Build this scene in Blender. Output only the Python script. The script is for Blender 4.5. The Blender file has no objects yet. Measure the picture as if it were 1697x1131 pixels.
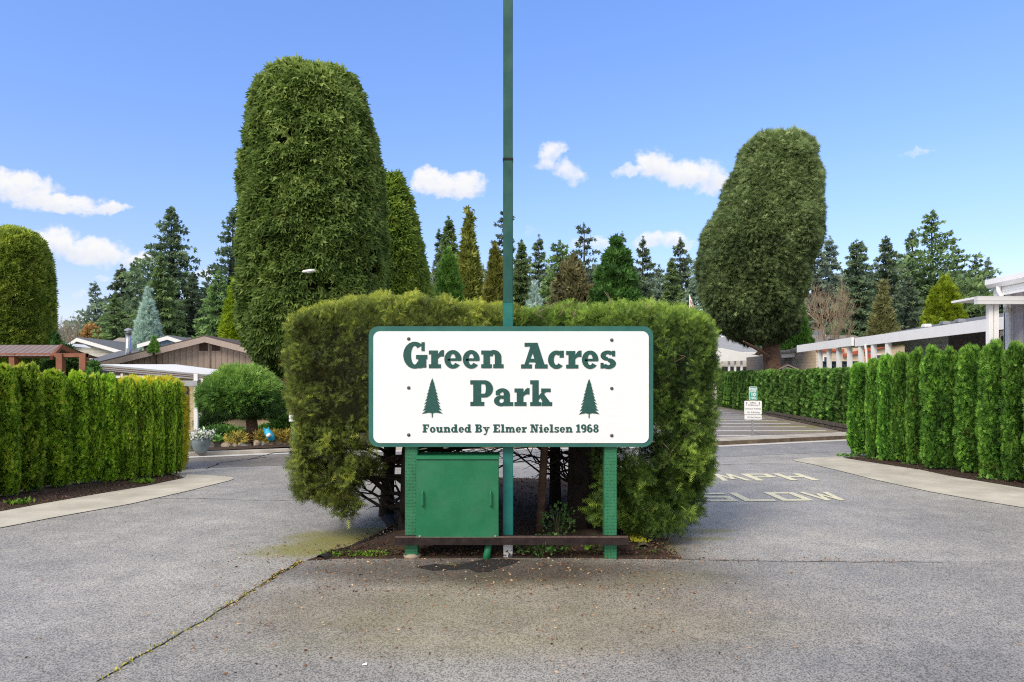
import bpy, math, random
import numpy as np
from mathutils import Vector, Matrix

random.seed(7)
rng = np.random.default_rng(7)
PI = math.pi
scene = bpy.context.scene
col = scene.collection
F = 1131.0            # focal length in photo pixels
CH = 2.1              # camera height
HZ = 635.0            # horizon row

def P(px, py, Y):
    return Vector(((px - 848.5) / F * Y, Y, CH - (py - HZ) / F * Y))
def G(px, py):
    Y = CH * F / (py - HZ)
    return Vector(((px - 848.5) / F * Y, Y, 0))
def X_at(px, Y): return (px - 848.5) / F * Y
def Z_at(py, Y): return CH - (py - HZ) / F * Y

# ------------------------------------------------------------------ materials
MATS = {}
def nt(name):
    m = bpy.data.materials.new(name); m.use_nodes = True
    t = m.node_tree; t.nodes.clear()
    out = t.nodes.new('ShaderNodeOutputMaterial')
    return m, t, out
def N(t, typ, **kw):
    n = t.nodes.new(typ)
    for k, v in kw.items(): setattr(n, k, v)
    return n
def L(t, a, b): t.links.new(a, b)
def ramp(t, fac, stops):
    r = N(t, 'ShaderNodeValToRGB')
    els = r.color_ramp.elements
    while len(els) < len(stops): els.new(0.5)
    for e, (p, c) in zip(els, stops):
        e.position = p; e.color = (c[0], c[1], c[2], 1)
    L(t, fac, r.inputs[0]); return r
def noise(t, vec, scale, detail=4, rough=0.6):
    n = N(t, 'ShaderNodeTexNoise'); n.inputs['Scale'].default_value = scale
    n.inputs['Detail'].default_value = detail; n.inputs['Roughness'].default_value = rough
    L(t, vec, n.inputs['Vector']); return n
def mixc(t, fac, a, b, mode='MIX'):
    m = N(t, 'ShaderNodeMix', data_type='RGBA', blend_type=mode)
    if isinstance(fac, (int, float)): m.inputs[0].default_value = fac
    else: L(t, fac, m.inputs[0])
    for s, v in ((m.inputs[6], a), (m.inputs[7], b)):
        if isinstance(v, (tuple, list)): s.default_value = (v[0], v[1], v[2], 1)
        else: L(t, v, s)
    return m.outputs[2]
def math_(t, op, a, b=None, clamp=False):
    m = N(t, 'ShaderNodeMath', operation=op); m.use_clamp = clamp
    for i, v in enumerate((a, b)):
        if v is None: continue
        if isinstance(v, (int, float)): m.inputs[i].default_value = v
        else: L(t, v, m.inputs[i])
    return m.outputs[0]

def plain(name, c, rough=0.6, var=0.15, scale=6, bump=0.1, metal=0.0, bscale=60, spec=0.4, stretch=None):
    """painted / weathered surface: base colour with soft mottling and fine bump"""
    m, t, out = nt(name)
    tc = N(t, 'ShaderNodeTexCoord'); v = tc.outputs['Object']
    if stretch:
        mp = N(t, 'ShaderNodeMapping'); mp.inputs['Scale'].default_value = stretch
        L(t, v, mp.inputs[0]); v = mp.outputs[0]
    n1 = noise(t, v, scale, 6)
    lo = tuple(x * (1 - var) for x in c); hi = tuple(min(1, x * (1 + var)) for x in c)
    r = ramp(t, n1.outputs[0], [(0.3, lo), (0.7, hi)])
    b = N(t, 'ShaderNodeBsdfPrincipled')
    colr = r.outputs[0]
    if name in ('cabinet_green', 'frame_green', 'pole_teal', 'pole_teal_low'):
        f1 = noise(t, tc.outputs['Object'], 26, 8, .8); fr = ramp(t, f1.outputs[0], [(.66, (0, 0, 0)), (.71, (1, 1, 1))])
        colr = mixc(t, math_(t, 'MULTIPLY', fr.outputs[0], .45), colr, (.22, .30, .24) if name == 'cabinet_green' else (.03, .035, .03))
        f2 = noise(t, tc.outputs['Object'], 2.0, 4, .6); colr = mixc(t, math_(t, 'MULTIPLY', ramp(t, f2.outputs[0], [(.45, (0, 0, 0)), (.7, (1, 1, 1))]).outputs[0], .22), colr, (.12, .26, .18))
    L(t, colr, b.inputs['Base Color'])
    b.inputs['Roughness'].default_value = rough; b.inputs['Metallic'].default_value = metal
    b.inputs['Specular IOR Level'].default_value = spec
    if bump:
        n2 = noise(t, v, bscale, 3)
        bp = N(t, 'ShaderNodeBump'); bp.inputs['Strength'].default_value = bump; bp.inputs['Distance'].default_value = 0.01
        L(t, n2.outputs[0], bp.inputs['Height']); L(t, bp.outputs[0], b.inputs['Normal'])
    L(t, b.outputs[0], out.inputs[0]); MATS[name] = m
    return m

def lined(name, c, axis, pitch, frac=0.1, dark=0.5, rough=0.6, var=0.1):
    """siding: grooves every <pitch> metres along one axis"""
    m, t, out = nt(name)
    tc = N(t, 'ShaderNodeTexCoord'); v = tc.outputs['Object']
    s = N(t, 'ShaderNodeSeparateXYZ'); L(t, v, s.inputs[0])
    if axis == 'XY': a = math_(t, 'ADD', s.outputs[0], s.outputs[1])
    else: a = s.outputs['XYZ'.index(axis)]
    fr = math_(t, 'FRACT', math_(t, 'DIVIDE', a, pitch))
    g = math_(t, 'LESS_THAN', fr, frac)
    n1 = noise(t, v, 3, 6)
    lo = tuple(x * (1 - var) for x in c); hi = tuple(min(1, x * (1 + var)) for x in c)
    r = ramp(t, n1.outputs[0], [(0.3, lo), (0.7, hi)])
    shade = mixc(t, math_(t, 'MULTIPLY', fr, 0.18), r.outputs[0], (0, 0, 0))
    cc = mixc(t, g, shade, tuple(x * dark for x in c))
    b = N(t, 'ShaderNodeBsdfPrincipled'); L(t, cc, b.inputs['Base Color'])
    b.inputs['Roughness'].default_value = rough
    bp = N(t, 'ShaderNodeBump'); bp.inputs['Strength'].default_value = 0.5; bp.inputs['Distance'].default_value = 0.02
    L(t, math_(t, 'SUBTRACT', 1.0, g), bp.inputs['Height']); L(t, bp.outputs[0], b.inputs['Normal'])
    L(t, b.outputs[0], out.inputs[0]); MATS[name] = m
    return m

FG = {'f_gold': 1.05, 'f_second': 1.75, 'f_topl': 1.7, 'f_spruce_top': 1.45, 'f_litter': .8, 'f_moss': .8, 'f_mulch': .8, 'f_weed': .8, 'f_lime': 1.1, 'f_yew': 1.85, 'f_yew_brown': 2.1, 'f_arb': 2.25, 'f_juniper': 2.05, 'f_arb_r': 1.75, 'f_arb_far': 1.8, 'f_orange': 1.2, 'f_fir': 1.7, 'f_fir_green': 1.7}
def foliage(name, dark, mid, light, transl=0.38, rough=0.55):
    """leaves: colour from the per-face 'shade' value"""
    g_ = FG.get(name, 1.55) * 1.45
    dark, mid, light = (tuple(min(.85, x * g_ * k) for x in c) for c, k in ((dark, 1.1), (mid, 1.0), (light, 1.0)))
    m, t, out = nt(name)
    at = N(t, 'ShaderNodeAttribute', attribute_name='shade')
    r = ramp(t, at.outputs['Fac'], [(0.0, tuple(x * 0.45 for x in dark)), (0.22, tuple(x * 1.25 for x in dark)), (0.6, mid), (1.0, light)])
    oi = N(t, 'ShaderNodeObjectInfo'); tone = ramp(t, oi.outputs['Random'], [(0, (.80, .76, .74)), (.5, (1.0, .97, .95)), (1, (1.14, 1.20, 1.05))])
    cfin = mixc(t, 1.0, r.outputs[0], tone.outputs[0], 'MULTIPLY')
    if name in ('f_yew', 'f_yew_brown', 'f_arb', 'f_arb_r', 'f_arb_far', 'f_laurel', 'f_second', 'f_spruce_top', 'f_topl'):
        big = name in ('f_laurel', 'f_second', 'f_spruce_top', 'f_topl')
        gp_ = N(t, 'ShaderNodeNewGeometry'); pn = noise(t, gp_.outputs['Position'], .8 if big else 2.4, 5, .7)
        pr_ = ramp(t, pn.outputs[0], [(.60, (0, 0, 0)), (.72, (1, 1, 1))]); dv = ramp(t, at.outputs['Fac'], [(0, (.3, .3, .3)), (.6, (1, 1, 1))])
        brn = mixc(t, 1.0, dv.outputs[0], (.20, .115, .04) if name != 'f_spruce_top' else (.20, .16, .06), 'MULTIPLY')
        cfin = mixc(t, math_(t, 'MULTIPLY', pr_.outputs[0], .6), cfin, brn)
    b = N(t, 'ShaderNodeBsdfPrincipled'); L(t, cfin, b.inputs['Base Color'])
    b.inputs['Roughness'].default_value = rough; b.inputs['Specular IOR Level'].default_value = 0.3
    tr = N(t, 'ShaderNodeBsdfTranslucent'); L(t, cfin, tr.inputs[0])
    mx = N(t, 'ShaderNodeMixShader'); mx.inputs[0].default_value = transl
    L(t, b.outputs[0], mx.inputs[1]); L(t, tr.outputs[0], mx.inputs[2]); L(t, mx.outputs[0], out.inputs[0])
    MATS[name] = m
    return m

# ------------------------------------------------------------------ mesh builder
class MB:
    def __init__(s): s.v = []; s.f = []
    def add(s, vs, fs):
        o = len(s.v); s.v.extend([tuple(x) for x in vs]); s.f.extend([tuple(i + o for i in f) for f in fs]); return s
    def box(s, x0, x1, y0, y1, z0, z1, bev=0.0):
        if bev <= 0:
            vs = [(x, y, z) for z in (z0, z1) for y in (y0, y1) for x in (x0, x1)]
            return s.add(vs, [(0, 2, 3, 1), (4, 5, 7, 6), (0, 1, 5, 4), (2, 6, 7, 3), (0, 4, 6, 2), (1, 3, 7, 5)])
        import bmesh
        bm = bmesh.new(); bmesh.ops.create_cube(bm, size=1)
        for v in bm.verts:
            v.co = Vector((x0 + (v.co.x + .5) * (x1 - x0), y0 + (v.co.y + .5) * (y1 - y0), z0 + (v.co.z + .5) * (z1 - z0)))
        bmesh.ops.bevel(bm, geom=list(bm.edges), offset=bev, segments=2, affect='EDGES')
        bm.verts.index_update()
        s.add([v.co for v in bm.verts], [[v.index for v in f.verts] for f in bm.faces]); bm.free()
        return s
    def prism(s, poly, axis, a0, a1):
        """extrude 2D poly along axis: 'y' poly is (x,z); 'x' poly is (y,z); 'z' poly is (x,y)"""
        n = len(poly)
        def mk(p, a): return {'y': (p[0], a, p[1]), 'x': (a, p[0], p[1]), 'z': (p[0], p[1], a)}[axis]
        vs = [mk(p, a0) for p in poly] + [mk(p, a1) for p in poly]
        fs = [tuple(range(n)), tuple(range(2 * n - 1, n - 1, -1))] + [(i, i + n, (i + 1) % n + n, (i + 1) % n) for i in range(n)]
        return s.add(vs, fs)
    def tube(s, pts, radii, n=8, cap=True):
        pts = [Vector(p) for p in pts]
        if not hasattr(radii, '__len__'): radii = [radii] * len(pts)
        vs = []; fs = []
        ref = Vector((0.12, 0.2, 1)).normalized()
        for i, p in enumerate(pts):
            d = (pts[min(i + 1, len(pts) - 1)] - pts[max(i - 1, 0)]).normalized()
            if abs(d.dot(ref)) > 0.97: r1 = Vector((1, 0, 0))
            else: r1 = ref
            u = d.cross(r1).normalized(); w = d.cross(u).normalized()
            for k in range(n):
                a = 2 * PI * k / n
                vs.append(p + (u * math.cos(a) + w * math.sin(a)) * radii[i])
        for i in range(len(pts) - 1):
            for k in range(n):
                k2 = (k + 1) % n
                fs.append((i * n + k, i * n + k2, (i + 1) * n + k2, (i + 1) * n + k))
        if cap:
            fs.append(tuple(range(n - 1, -1, -1))); fs.append(tuple((len(pts) - 1) * n + k for k in range(n)))
        return s.add(vs, fs)
    def lathe(s, prof, cx=0, cy=0, n=20, z0=0):
        vs = [(cx + r * math.cos(2 * PI * k / n), cy + r * math.sin(2 * PI * k / n), z0 + z) for r, z in prof for k in range(n)]
        fs = [(i * n + k, i * n + (k + 1) % n, (i + 1) * n + (k + 1) % n, (i + 1) * n + k) for i in range(len(prof) - 1) for k in range(n)]
        fs.append(tuple(range(n - 1, -1, -1))); fs.append(tuple((len(prof) - 1) * n + k for k in range(n)))
        return s.add(vs, fs)

def sheet(poly, z):
    m = MB(); m.add([(p[0], p[1], z) for p in poly], [tuple(range(len(poly)))]); return m

def link(name, me, mat, parent=None):
    o = bpy.data.objects.new(name, me); col.objects.link(o)
    if mat: me.materials.append(mat)
    if parent: o.parent = parent
    return o
def obj(name, mb, mat, parent=None, world=True, smooth=False):
    """one mesh object; vertices given in world space are moved into the parent's"""
    off = Vector((0, 0, 0))
    if parent and world:
        p = parent
        while p: off += p.location; p = p.parent
    me = bpy.data.meshes.new(name)
    me.from_pydata([(v[0] - off.x, v[1] - off.y, v[2] - off.z) for v in mb.v], [], mb.f); me.update()
    if smooth: me.polygons.foreach_set('use_smooth', [True] * len(me.polygons))
    return link(name, me, mat, parent)
def tag(o, label=None, cat=None, group=None, kind=None):
    if label: o['label'] = label
    if cat: o['category'] = cat
    if group: o['group'] = group
    if kind: o['kind'] = kind
    return o
def thing(name, label, cat, loc=(0, 0, 0), group=None):
    o = bpy.data.objects.new(name, None); col.objects.link(o); o.location = loc
    o.empty_display_size = 0.2
    return tag(o, label, cat, group)
def dup(root, loc, rotz=0, scale=(1, 1, 1), label=None, group=None):
    r = root.copy(); col.objects.link(r); r.location = loc; r.rotation_euler = (0, 0, rotz); r.scale = scale
    if label: r['label'] = label
    if group: r['group'] = group
    for ch in list(root.children):
        c = ch.copy(); col.objects.link(c); c.parent = r
    return r
def structure(name, mb, mat, label=None):
    o = obj(name, mb, mat); o['kind'] = 'structure'
    if label: o['label'] = label
    return o

# ------------------------------------------------------------------ leaves
def unit(a):
    return a / np.maximum(np.linalg.norm(a, axis=1, keepdims=True), 1e-9)
def wav(Pn, freq, seed, octs=3):
    """cheap smooth noise in -1..1"""
    r = np.random.default_rng(seed); out = np.zeros(len(Pn)); amp = 1; tot = 0
    for o in range(octs):
        for k in range(4):
            d = r.normal(size=3); d /= np.linalg.norm(d)
            out += amp * np.sin(Pn @ d * freq * (1 + .3 * r.random()) * 2 ** o * 6.28 + r.random() * 6.28)
        tot += amp * 2.2; amp *= 0.55
    return out / tot
def T_fan():
    v = []; f = []
    for a, ln in ((-62, .6), (-38, .85), (-14, 1.0), (12, .95), (36, .8), (60, .6)):
        a = math.radians(a); c, s_ = math.cos(a), math.sin(a); w = .10
        o = len(v)
        v += [(.02, 0, 0), (ln * .6 * c - w * s_, ln * .6 * s_ + w * c, .05), (ln * c, ln * s_, -.04), (ln * .6 * c + w * s_, ln * .6 * s_ - w * c, .05)]
        f += [(o, o + 1, o + 2), (o, o + 2, o + 3)]
    return np.array(v), np.array(f)
def T_yew():
    v = []; f = []
    for k in range(5):
        u = .12 + .17 * k
        for sgn in (-1, 1):
            o = len(v); ln = .42 - .04 * k
            v += [(u, 0, 0), (u + .09, 0, 0), (u + .22, sgn * ln, .06 - .05 * (k % 2))]
            f += [(o, o + 1, o + 2)]
    o = len(v); v += [(0, -.03, 0), (0, .03, 0), (1.0, 0, -.05)]; f += [(o, o + 1, o + 2)]
    return np.array(v), np.array(f)
def T_leaf():
    return np.array([(0, 0, 0), (.45, .5, .06), (1, 0, -.08), (.45, -.5, .06)]), np.array([(0, 1, 2), (0, 2, 3)])
def T_cluster():
    v = []; f = []
    for a, ln in ((-48, .8), (-8, 1.0), (38, .85)):
        a = math.radians(a); c, s_ = math.cos(a), math.sin(a); o = len(v)
        for (u, w, h) in ((0, 0, 0), (.42, .17, .05), (1, 0, -.15), (.42, -.17, .05)):
            u *= ln; v.append((u * c - w * s_, u * s_ + w * c, h))
        f += [(o, o + 1, o + 2), (o, o + 2, o + 3)]
    return np.array(v), np.array(f)
def T_strand():
    v = []; f = []
    for u, a, ln in ((0, 0, 1.0), (.1, 32, .5), (.12, -32, .5), (.4, 26, .45), (.42, -28, .45)):
        a = math.radians(a); c, s_ = math.cos(a), math.sin(a); o = len(v); w = .055
        v += [(u + w * s_, -w * c, 0), (u - w * s_, w * c, 0), (u + ln * c, ln * s_, -.12 * (u + ln))]
        f += [(o, o + 1, o + 2)]
    return np.array(v), np.array(f)
T = {'fan': T_fan(), 'yew': T_yew(), 'leaf': T_leaf(), 'cluster': T_cluster(), 'strand': T_strand()}

def leaves(Pn, U, size, tmpl, shade, width=1.0, rnd=rng):
    """place one template per point. U direction, size array"""
    V0, F0 = T[tmpl]; n = len(Pn); U = unit(U)
    R = unit(rnd.normal(size=(n, 3))); V = unit(np.cross(U, R)); W = np.cross(U, V)
    S = np.broadcast_to(size, (n,))[:, None, None]
    vs = Pn[:, None, :] + S * (V0[None, :, 0:1] * U[:, None, :] + width * V0[None, :, 1:2] * V[:, None, :] + V0[None, :, 2:3] * W[:, None, :])
    fs = F0[None] + (np.arange(n) * len(V0))[:, None, None]
    sh = np.repeat(np.clip(shade, 0.02, 1), len(F0))
    sh = np.clip(sh + rnd.normal(size=len(sh)) * .05, 0.02, 1)
    return vs.reshape(-1, 3), fs.reshape(-1, 3), sh
def leafobj(name, parts, mat, parent=None, off=(0, 0, 0)):
    vs = []; fs = []; sh = []; o = 0
    for v, f, s_ in parts:
        vs.append(v); fs.append(f + o); sh.append(s_); o += len(v)
    vs = np.concatenate(vs) - np.array(off)[None]; fs = np.concatenate(fs); sh = np.concatenate(sh)
    me = bpy.data.meshes.new(name)
    me.vertices.add(len(vs)); me.vertices.foreach_set('co', vs.astype(np.float32).ravel())
    me.loops.add(len(fs) * 3); me.loops.foreach_set('vertex_index', fs.astype(np.int32).ravel())
    me.polygons.add(len(fs)); me.polygons.foreach_set('loop_start', np.arange(0, len(fs) * 3, 3, dtype=np.int32))
    me.update(calc_edges=True)
    a = me.attributes.new('shade', 'FLOAT', 'FACE'); a.data.foreach_set('value', sh.astype(np.float32))
    return link(name, me, mat, parent)
def tris_of(mb, shade=0.0):
    fs = []
    for f in mb.f:
        for i in range(1, len(f) - 1): fs.append((f[0], f[i], f[i + 1]))
    return np.array(mb.v, dtype=float), np.array(fs), np.full(len(fs), shade)

def rows_surface(rows, n, ay=1.0, sq=2.0, lump=0.03, lf=0.5, seed=1, jit=0.08, jin=None):
    """rows: (z, cx, r) from bottom to top. returns points (local, y centred 0), normals, depth 0..1"""
    r_ = np.random.default_rng(seed)
    rows = sorted(rows); z = np.array([q[0] for q in rows]); cx = np.array([q[1] for q in rows]); rr = np.array([q[2] for q in rows])
    tt = np.linspace(z[0], z[-1], 200); R = np.interp(tt, z, rr)
    dR = np.gradient(R, tt); dens = R * np.sqrt(1 + dR ** 2) + 1e-4
    cdf = np.cumsum(dens); cdf /= cdf[-1]
    zz = np.interp(r_.random(n), cdf, tt)
    th = r_.random(n) * 2 * PI
    Rz = np.interp(zz, z, rr); dRz = np.interp(zz, tt, dR); cxz = np.interp(zz, z, cx)
    c, s_ = np.cos(th), np.sin(th)
    k = (np.abs(c) ** sq + np.abs(s_) ** sq) ** (-1 / sq)
    Q = np.stack([c * k, s_ * k * ay, np.zeros(n)], 1)
    base = np.stack([cxz + Q[:, 0] * Rz, Q[:, 1] * Rz, zz], 1)
    Nn = unit(np.stack([c, s_ / ay, -dRz], 1))
    R0 = rr.max()
    dsp = wav(base, lf / R0, seed + 5) * lump * R0
    d = np.abs(r_.normal(size=n)) * jit if jin is None else r_.random(n) * jin
    base += Nn * (dsp - d)[:, None]
    return base, Nn, np.clip(d / max(d.max(), 1e-6), 0, 1)
def core_rows(rows, inset, n=18, ay=1.0, sq=2.0):
    rows = sorted(rows); mb = MB(); m = len(rows); vs = []; fs = []
    for (z, cx, r) in rows:
        r = max(r - inset, 0.01)
        for k in range(n):
            a = 2 * PI * k / n; c, s_ = math.cos(a), math.sin(a); q = (abs(c) ** sq + abs(s_) ** sq) ** (-1 / sq)
            vs.append((cx + c * q * r, s_ * q * r * ay, z))
    for i in range(m - 1):
        for k in range(n): fs.append((i * n + k, i * n + (k + 1) % n, (i + 1) * n + (k + 1) % n, (i + 1) * n + k))
    fs.append(tuple(range(n - 1, -1, -1))); fs.append(tuple((m - 1) * n + k for k in range(n)))
    return mb.add(vs, fs)

def px_rows(rows, Y, xref):
    return [(Z_at(y, Y), X_at((a + b) / 2, Y) - xref, (b - a) / 2 / F * Y) for (y, a, b) in rows]

def shaped_tree(name, label, cat, rows_px, Y, mat, n, size, tmpl, trunk_r, udir=(0.5, 0, -0.6), ay=1.0, sq=2.0, lump=.04,
                lf=1.0, jit=.1, inset=.35, seed=3, width=1.0, base_px=None, trunk_mat='bark', hole=0.0, shade_z=0.15, group=None, core=True, bright=.5, shrink=1.0):
    xb = X_at(base_px if base_px else (rows_px[-1][1] + rows_px[-1][2]) / 2, Y)
    root = thing(name, label, cat, (xb, Y, 0), group)
    rows = px_rows(rows_px, Y, xb)
    R = max(r[2] for r in rows); cut = min(.25 * R, size * .62 + lump * R * .65); zm = (rows[0][0] + rows[-1][0]) / 2
    cut *= shrink; ztop = max(r[0] for r in rows)
    rows = [((z - (cut if z > zm else 0) - CH) * (1 - (.7 * min(r, ztop - z + .35 * r) * ay / Y if z > CH else 0)) + CH, c_, max(r - cut, r * .5)) for z, c_, r in rows]
    pts, Nn, d = rows_surface(rows, n, ay, sq, lump, lf, seed, jit)
    R = max(r[2] for r in rows)
    r_ = np.random.default_rng(seed + 9)
    if hole:
        keep = wav(pts, 1.1 / R, seed + 31, 4) > -1 + hole
        pts, Nn, d = pts[keep], Nn[keep], d[keep]
    up = np.array([[0, 0, 1.0]])
    U = Nn * udir[0] + up * udir[2] + r_.normal(size=pts.shape) * .45
    z = pts[:, 2]; zt = (z - z.min()) / max(np.ptp(z), 1e-6)
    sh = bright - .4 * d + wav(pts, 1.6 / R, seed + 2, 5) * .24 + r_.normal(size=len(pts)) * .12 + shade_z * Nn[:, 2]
    parts = [leaves(pts, U, size * (0.7 + .6 * r_.random(len(pts))), tmpl, sh, width, r_)]
    if core: parts.append(tris_of(core_rows(rows, inset, 20, ay, sq), 0.0))
    leafobj('crown', parts, mat, root)
    zb = min(r[0] for r in rows)
    tb = MB(); cxb = sorted(rows)[0][1]; hh = max(zb, 0) + R * .8
    tb.tube([(0, 0, -.05), (0.02, 0, hh * .3), (cxb * .5, 0.02, hh * .7), (cxb, 0, hh)], [trunk_r * 1.35, trunk_r, trunk_r * .9, trunk_r * .7], 12)
    obj('trunk', tb, MATS[trunk_mat], root, world=False, smooth=True)
    return root

def conifer(name, label, px, topy, Y, wpx, mat, seed, nlev=34, droop=.35, per=7, dens=11, leaf=.045, irregular=.3, base=0.06, top_pow=.85, group='conifers rising beyond the houses'):
    """tiers of flat drooping boughs; wpx is the width the photo shows near the visible foot"""
    H = Z_at(topy, Y); R = wpx / 2 / F * Y * (1.75 if wpx > 60 else 2.25); nlev = int(nlev * .95); per = max(5, int(per * .85))
    r_ = np.random.default_rng(seed)
    root = thing(name, label, 'tree', (X_at(px, Y), Y, 0), group)
    pts = []; dirs = []; sh = []; szs = []
    br = MB(); ph = r_.random(4) * 6.28
    for i in range(nlev):
        t = base + (1 - base) * (i / nlev) ** .93
        L0 = R * ((1 - t) / (1 - base)) ** top_pow + .015 * R
        lev = 1 + irregular * .35 * r_.normal()
        for k in range(per):
            z = H * (t + r_.normal() * .008)
            a = 2 * PI * (k + r_.random() * .9) / per + i * 2.4
            Lb = L0 * lev * (1 + irregular * (.35 * r_.normal() + .45 * math.sin(a + ph[0] + 7 * t)))
            if r_.random() < irregular * .35: Lb *= .5
            Lb = max(Lb, .05 * R)
            slope = -droop * (1.1 - .9 * t) + r_.normal() * .08 + .25 * t
            ca, sa = math.cos(a), math.sin(a)
            m = int(7 + dens * 3.4 * (Lb / R) ** .9)
            s_ = .08 + .92 * r_.random(m) ** .8
            wid = .26 * Lb * np.sin(np.clip(s_, 0, 1) * 2.7) * r_.uniform(-1, 1, m)
            zz = z + Lb * (slope * s_ + .10 * np.sin(s_ * PI)) - np.abs(wid) * .35 - r_.random(m) * .012 * H
            pts.append(np.stack([ca * Lb * s_ - sa * wid, sa * Lb * s_ + ca * wid, zz], 1))
            lat = np.sign(wid) * .5
            dd = np.stack([ca - sa * lat, sa + ca * lat, np.full(m, slope - .45)], 1) + r_.normal(size=(m, 3)) * .25
            dirs.append(dd)
            sh.append(.26 + .34 * s_ + r_.normal(size=m) * .10 + r_.normal() * .09)
            szs.append(H * leaf * .66 * (1.15 - .55 * t) * (.7 + .6 * r_.random(m)))
        if i % 2 == 0:
            for q in range(2):
                a = r_.random() * 6.28; br.tube([(0, 0, H * t), (math.cos(a) * L0 * .8, math.sin(a) * L0 * .8, H * t - droop * L0 * .6)], [.005 * H * (1 - t) + .01, .01], 3)
    m = 16; s_ = r_.random(m)
    pts.append(np.stack([r_.normal(size=m) * .004 * H, r_.normal(size=m) * .004 * H, H * (.95 + .05 * s_)], 1)); dirs.append(np.tile([0, 0, 1.], (m, 1)) + r_.normal(size=(m, 3)) * .4)
    sh.append(np.full(m, .5)); szs.append(np.full(m, H * leaf * .35))
    pts = np.concatenate(pts); dirs = np.concatenate(dirs); sh = np.concatenate(sh); szs = np.concatenate(szs)
    parts = [leaves(pts, dirs, szs, 'cluster', sh, 1.25, r_), tris_of(br, .05)]
    hc = .93 - .25 * min(1, irregular)
    core = [(H * (base + (hc - base) * q / 8), 0, R * .30 * (1 - min(1, irregular) * .5) * (1 - q / 8) ** top_pow + .02) for q in range(9)]
    parts.append(tris_of(core_rows(core, 0, 9), .02))
    leafobj('crown', parts, mat, root)
    tb = MB(); tb.tube([(0, 0, -.1), (0, 0, H * .5), (0, 0, H * .97)], [H * .016, H * .010, H * .002], 7)
    obj('trunk', tb, MATS['bark'], root, world=False)
    return root

def cone_shrub(name, label, px, topy, basey, wpx, Y, mat, n, size, seed, tmpl='fan', shape=1.0, group=None, lump=.07, trunk_to=0, inset=.3):
    wpx *= 1.16; n = int(n * 1.2)
    """dense cypress cone or oval"""
    rows = []
    for k in range(9):
        t = k / 8
        if shape < 1: rr = math.sqrt(max(0, 1 - (2 * t - 1) ** 2)) ** .7
        else: rr = min(1, (1 - t) ** (.95 / shape) * 1.12) * (1 if t > .12 else .82 + 1.5 * t)
        y = basey + (topy - basey) * t
        rr = max(rr, .03)
        rows.append((y, px - wpx / 2 * rr, px + wpx / 2 * rr))
    rows = rows[::-1]
    return shaped_tree(name, label, 'tree', rows, Y, mat, n, size, tmpl, .12, (0.55, 0, .55), 1, 2, lump, 1.4, size * .6, inset, seed, base_px=px, group=group, shade_z=.1, shrink=.3)

# ------------------------------------------------------------------ palette
plain('bark', (.055, .035, .025), .9, .5, 8, .8, bscale=25)
plain('bark_red', (.13, .075, .05), .9, .5, 6, .8, bscale=25)
plain('bark_dark', (.02, .014, .011), .95, .5, 10, .8, bscale=30)
plain('twig_pale', (.36, .27, .18), .9, .3, 5, 0)
plain('frame_green', (.022, .125, .105), .45, .12, 9, .05)
plain('letter_green', (.016, .082, .068), .55, .12, 20, .05)
plain('cabinet_green', (.010, .150, .062), .42, .13, 5, .12, bscale=140)
plain('cabinet_edge', (.014, .175, .075), .45, .1, 5, .1)
plain('pole_teal', (.006, .075, .062), .5, .2, 3, .1, stretch=(4, 4, .7))
plain('pole_teal_low', (.003, .145, .125), .45, .12, 4, .1)
plain('white_paint', (.74, .74, .74), .6, .05, 3, .05)
plain('trim_white', (.86, .85, .84), .6, .04, 2, .03)
plain('rust', (.028, .018, .017), .8, .6, 8, .5, metal=.3, bscale=50)
plain('bolt_steel', (.10, .095, .10), .45, .3, 40, .1, metal=.6)
plain('concrete', (.50, .46, .37), .85, .22, 1.3, .25, bscale=90)
plain('kerb_concrete', (.42, .38, .32), .85, .25, 2, .25)
plain('gutter_concrete', (.55, .53, .49), .85, .15, 2, .2)
plain('stone_tan', (.36, .29, .22), .85, .3, 5, .5)
plain('stone_grey', (.25, .24, .23), .85, .3, 5, .5)
plain('dark_stone', (.09, .075, .06), .9, .5, 6, .8)
plain('roof_grey', (.14, .145, .155), .85, .25, 12, .5)
plain('roof_tan', (.30, .26, .22), .85, .2, 12, .4)
plain('roof_brown', (.10, .075, .065), .8, .2, 10, .3)
plain('glass_dark', (.03, .035, .04), .15, .3, 3, 0, spec=.8)
plain('metal_galv', (.45, .46, .47), .4, .12, 12, .05, metal=.6)
plain('steel_bright', (.5, .5, .5), .25, .2, 6, 0, metal=.9)
plain('pot_grey', (.16, .20, .21), .4, .15, 6, .1)
plain('pergola_red', (.26, .10, .055), .65, .2, 5, .15)
plain('red_door', (.50, .07, .04), .5, .08, 5, 0)
plain('red_trim', (.50, .10, .05), .6, .1, 5, 0)
plain('slate_blue', (.05, .065, .10), .5, .2, 4, 0)
plain('blue_orn', (.02, .40, .62), .4, .15, 20, 0)
plain('petal_white', (.8, .8, .75), .6, .1, 9, 0)
plain('sign_green', (.04, .33, .24), .5, .08, 8, 0)
plain('ink', (.06, .07, .07), .6, .05, 8, 0)
lined('siding_brown', (.34, .26, .21), 'X', .30, .14, .5); plain('vent_dark', (.05, .025, .018), .8, .2, 4, 0)
lined('siding_beige', (.80, .62, .38), 'Z', .20, .10, .65)
lined('siding_peach', (.72, .58, .42), 'Z', .22, .10, .75)
lined('siding_tan', (.33, .28, .23), 'Z', .22, .10, .7)
lined('siding_blue', (.38, .55, .70), 'XY', .30, .08, .7)
lined('siding_lavender', (.50, .44, .46), 'XY', .30, .12, .7)
lined('siding_grey', (.30, .33, .33), 'Z', .20, .1, .7)
lined('siding_cream', (.66, .62, .54), 'Z', .25, .06, .8)
lined('corrugated', (.27, .20, .19), 'X', .22, .4, .6)
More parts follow.
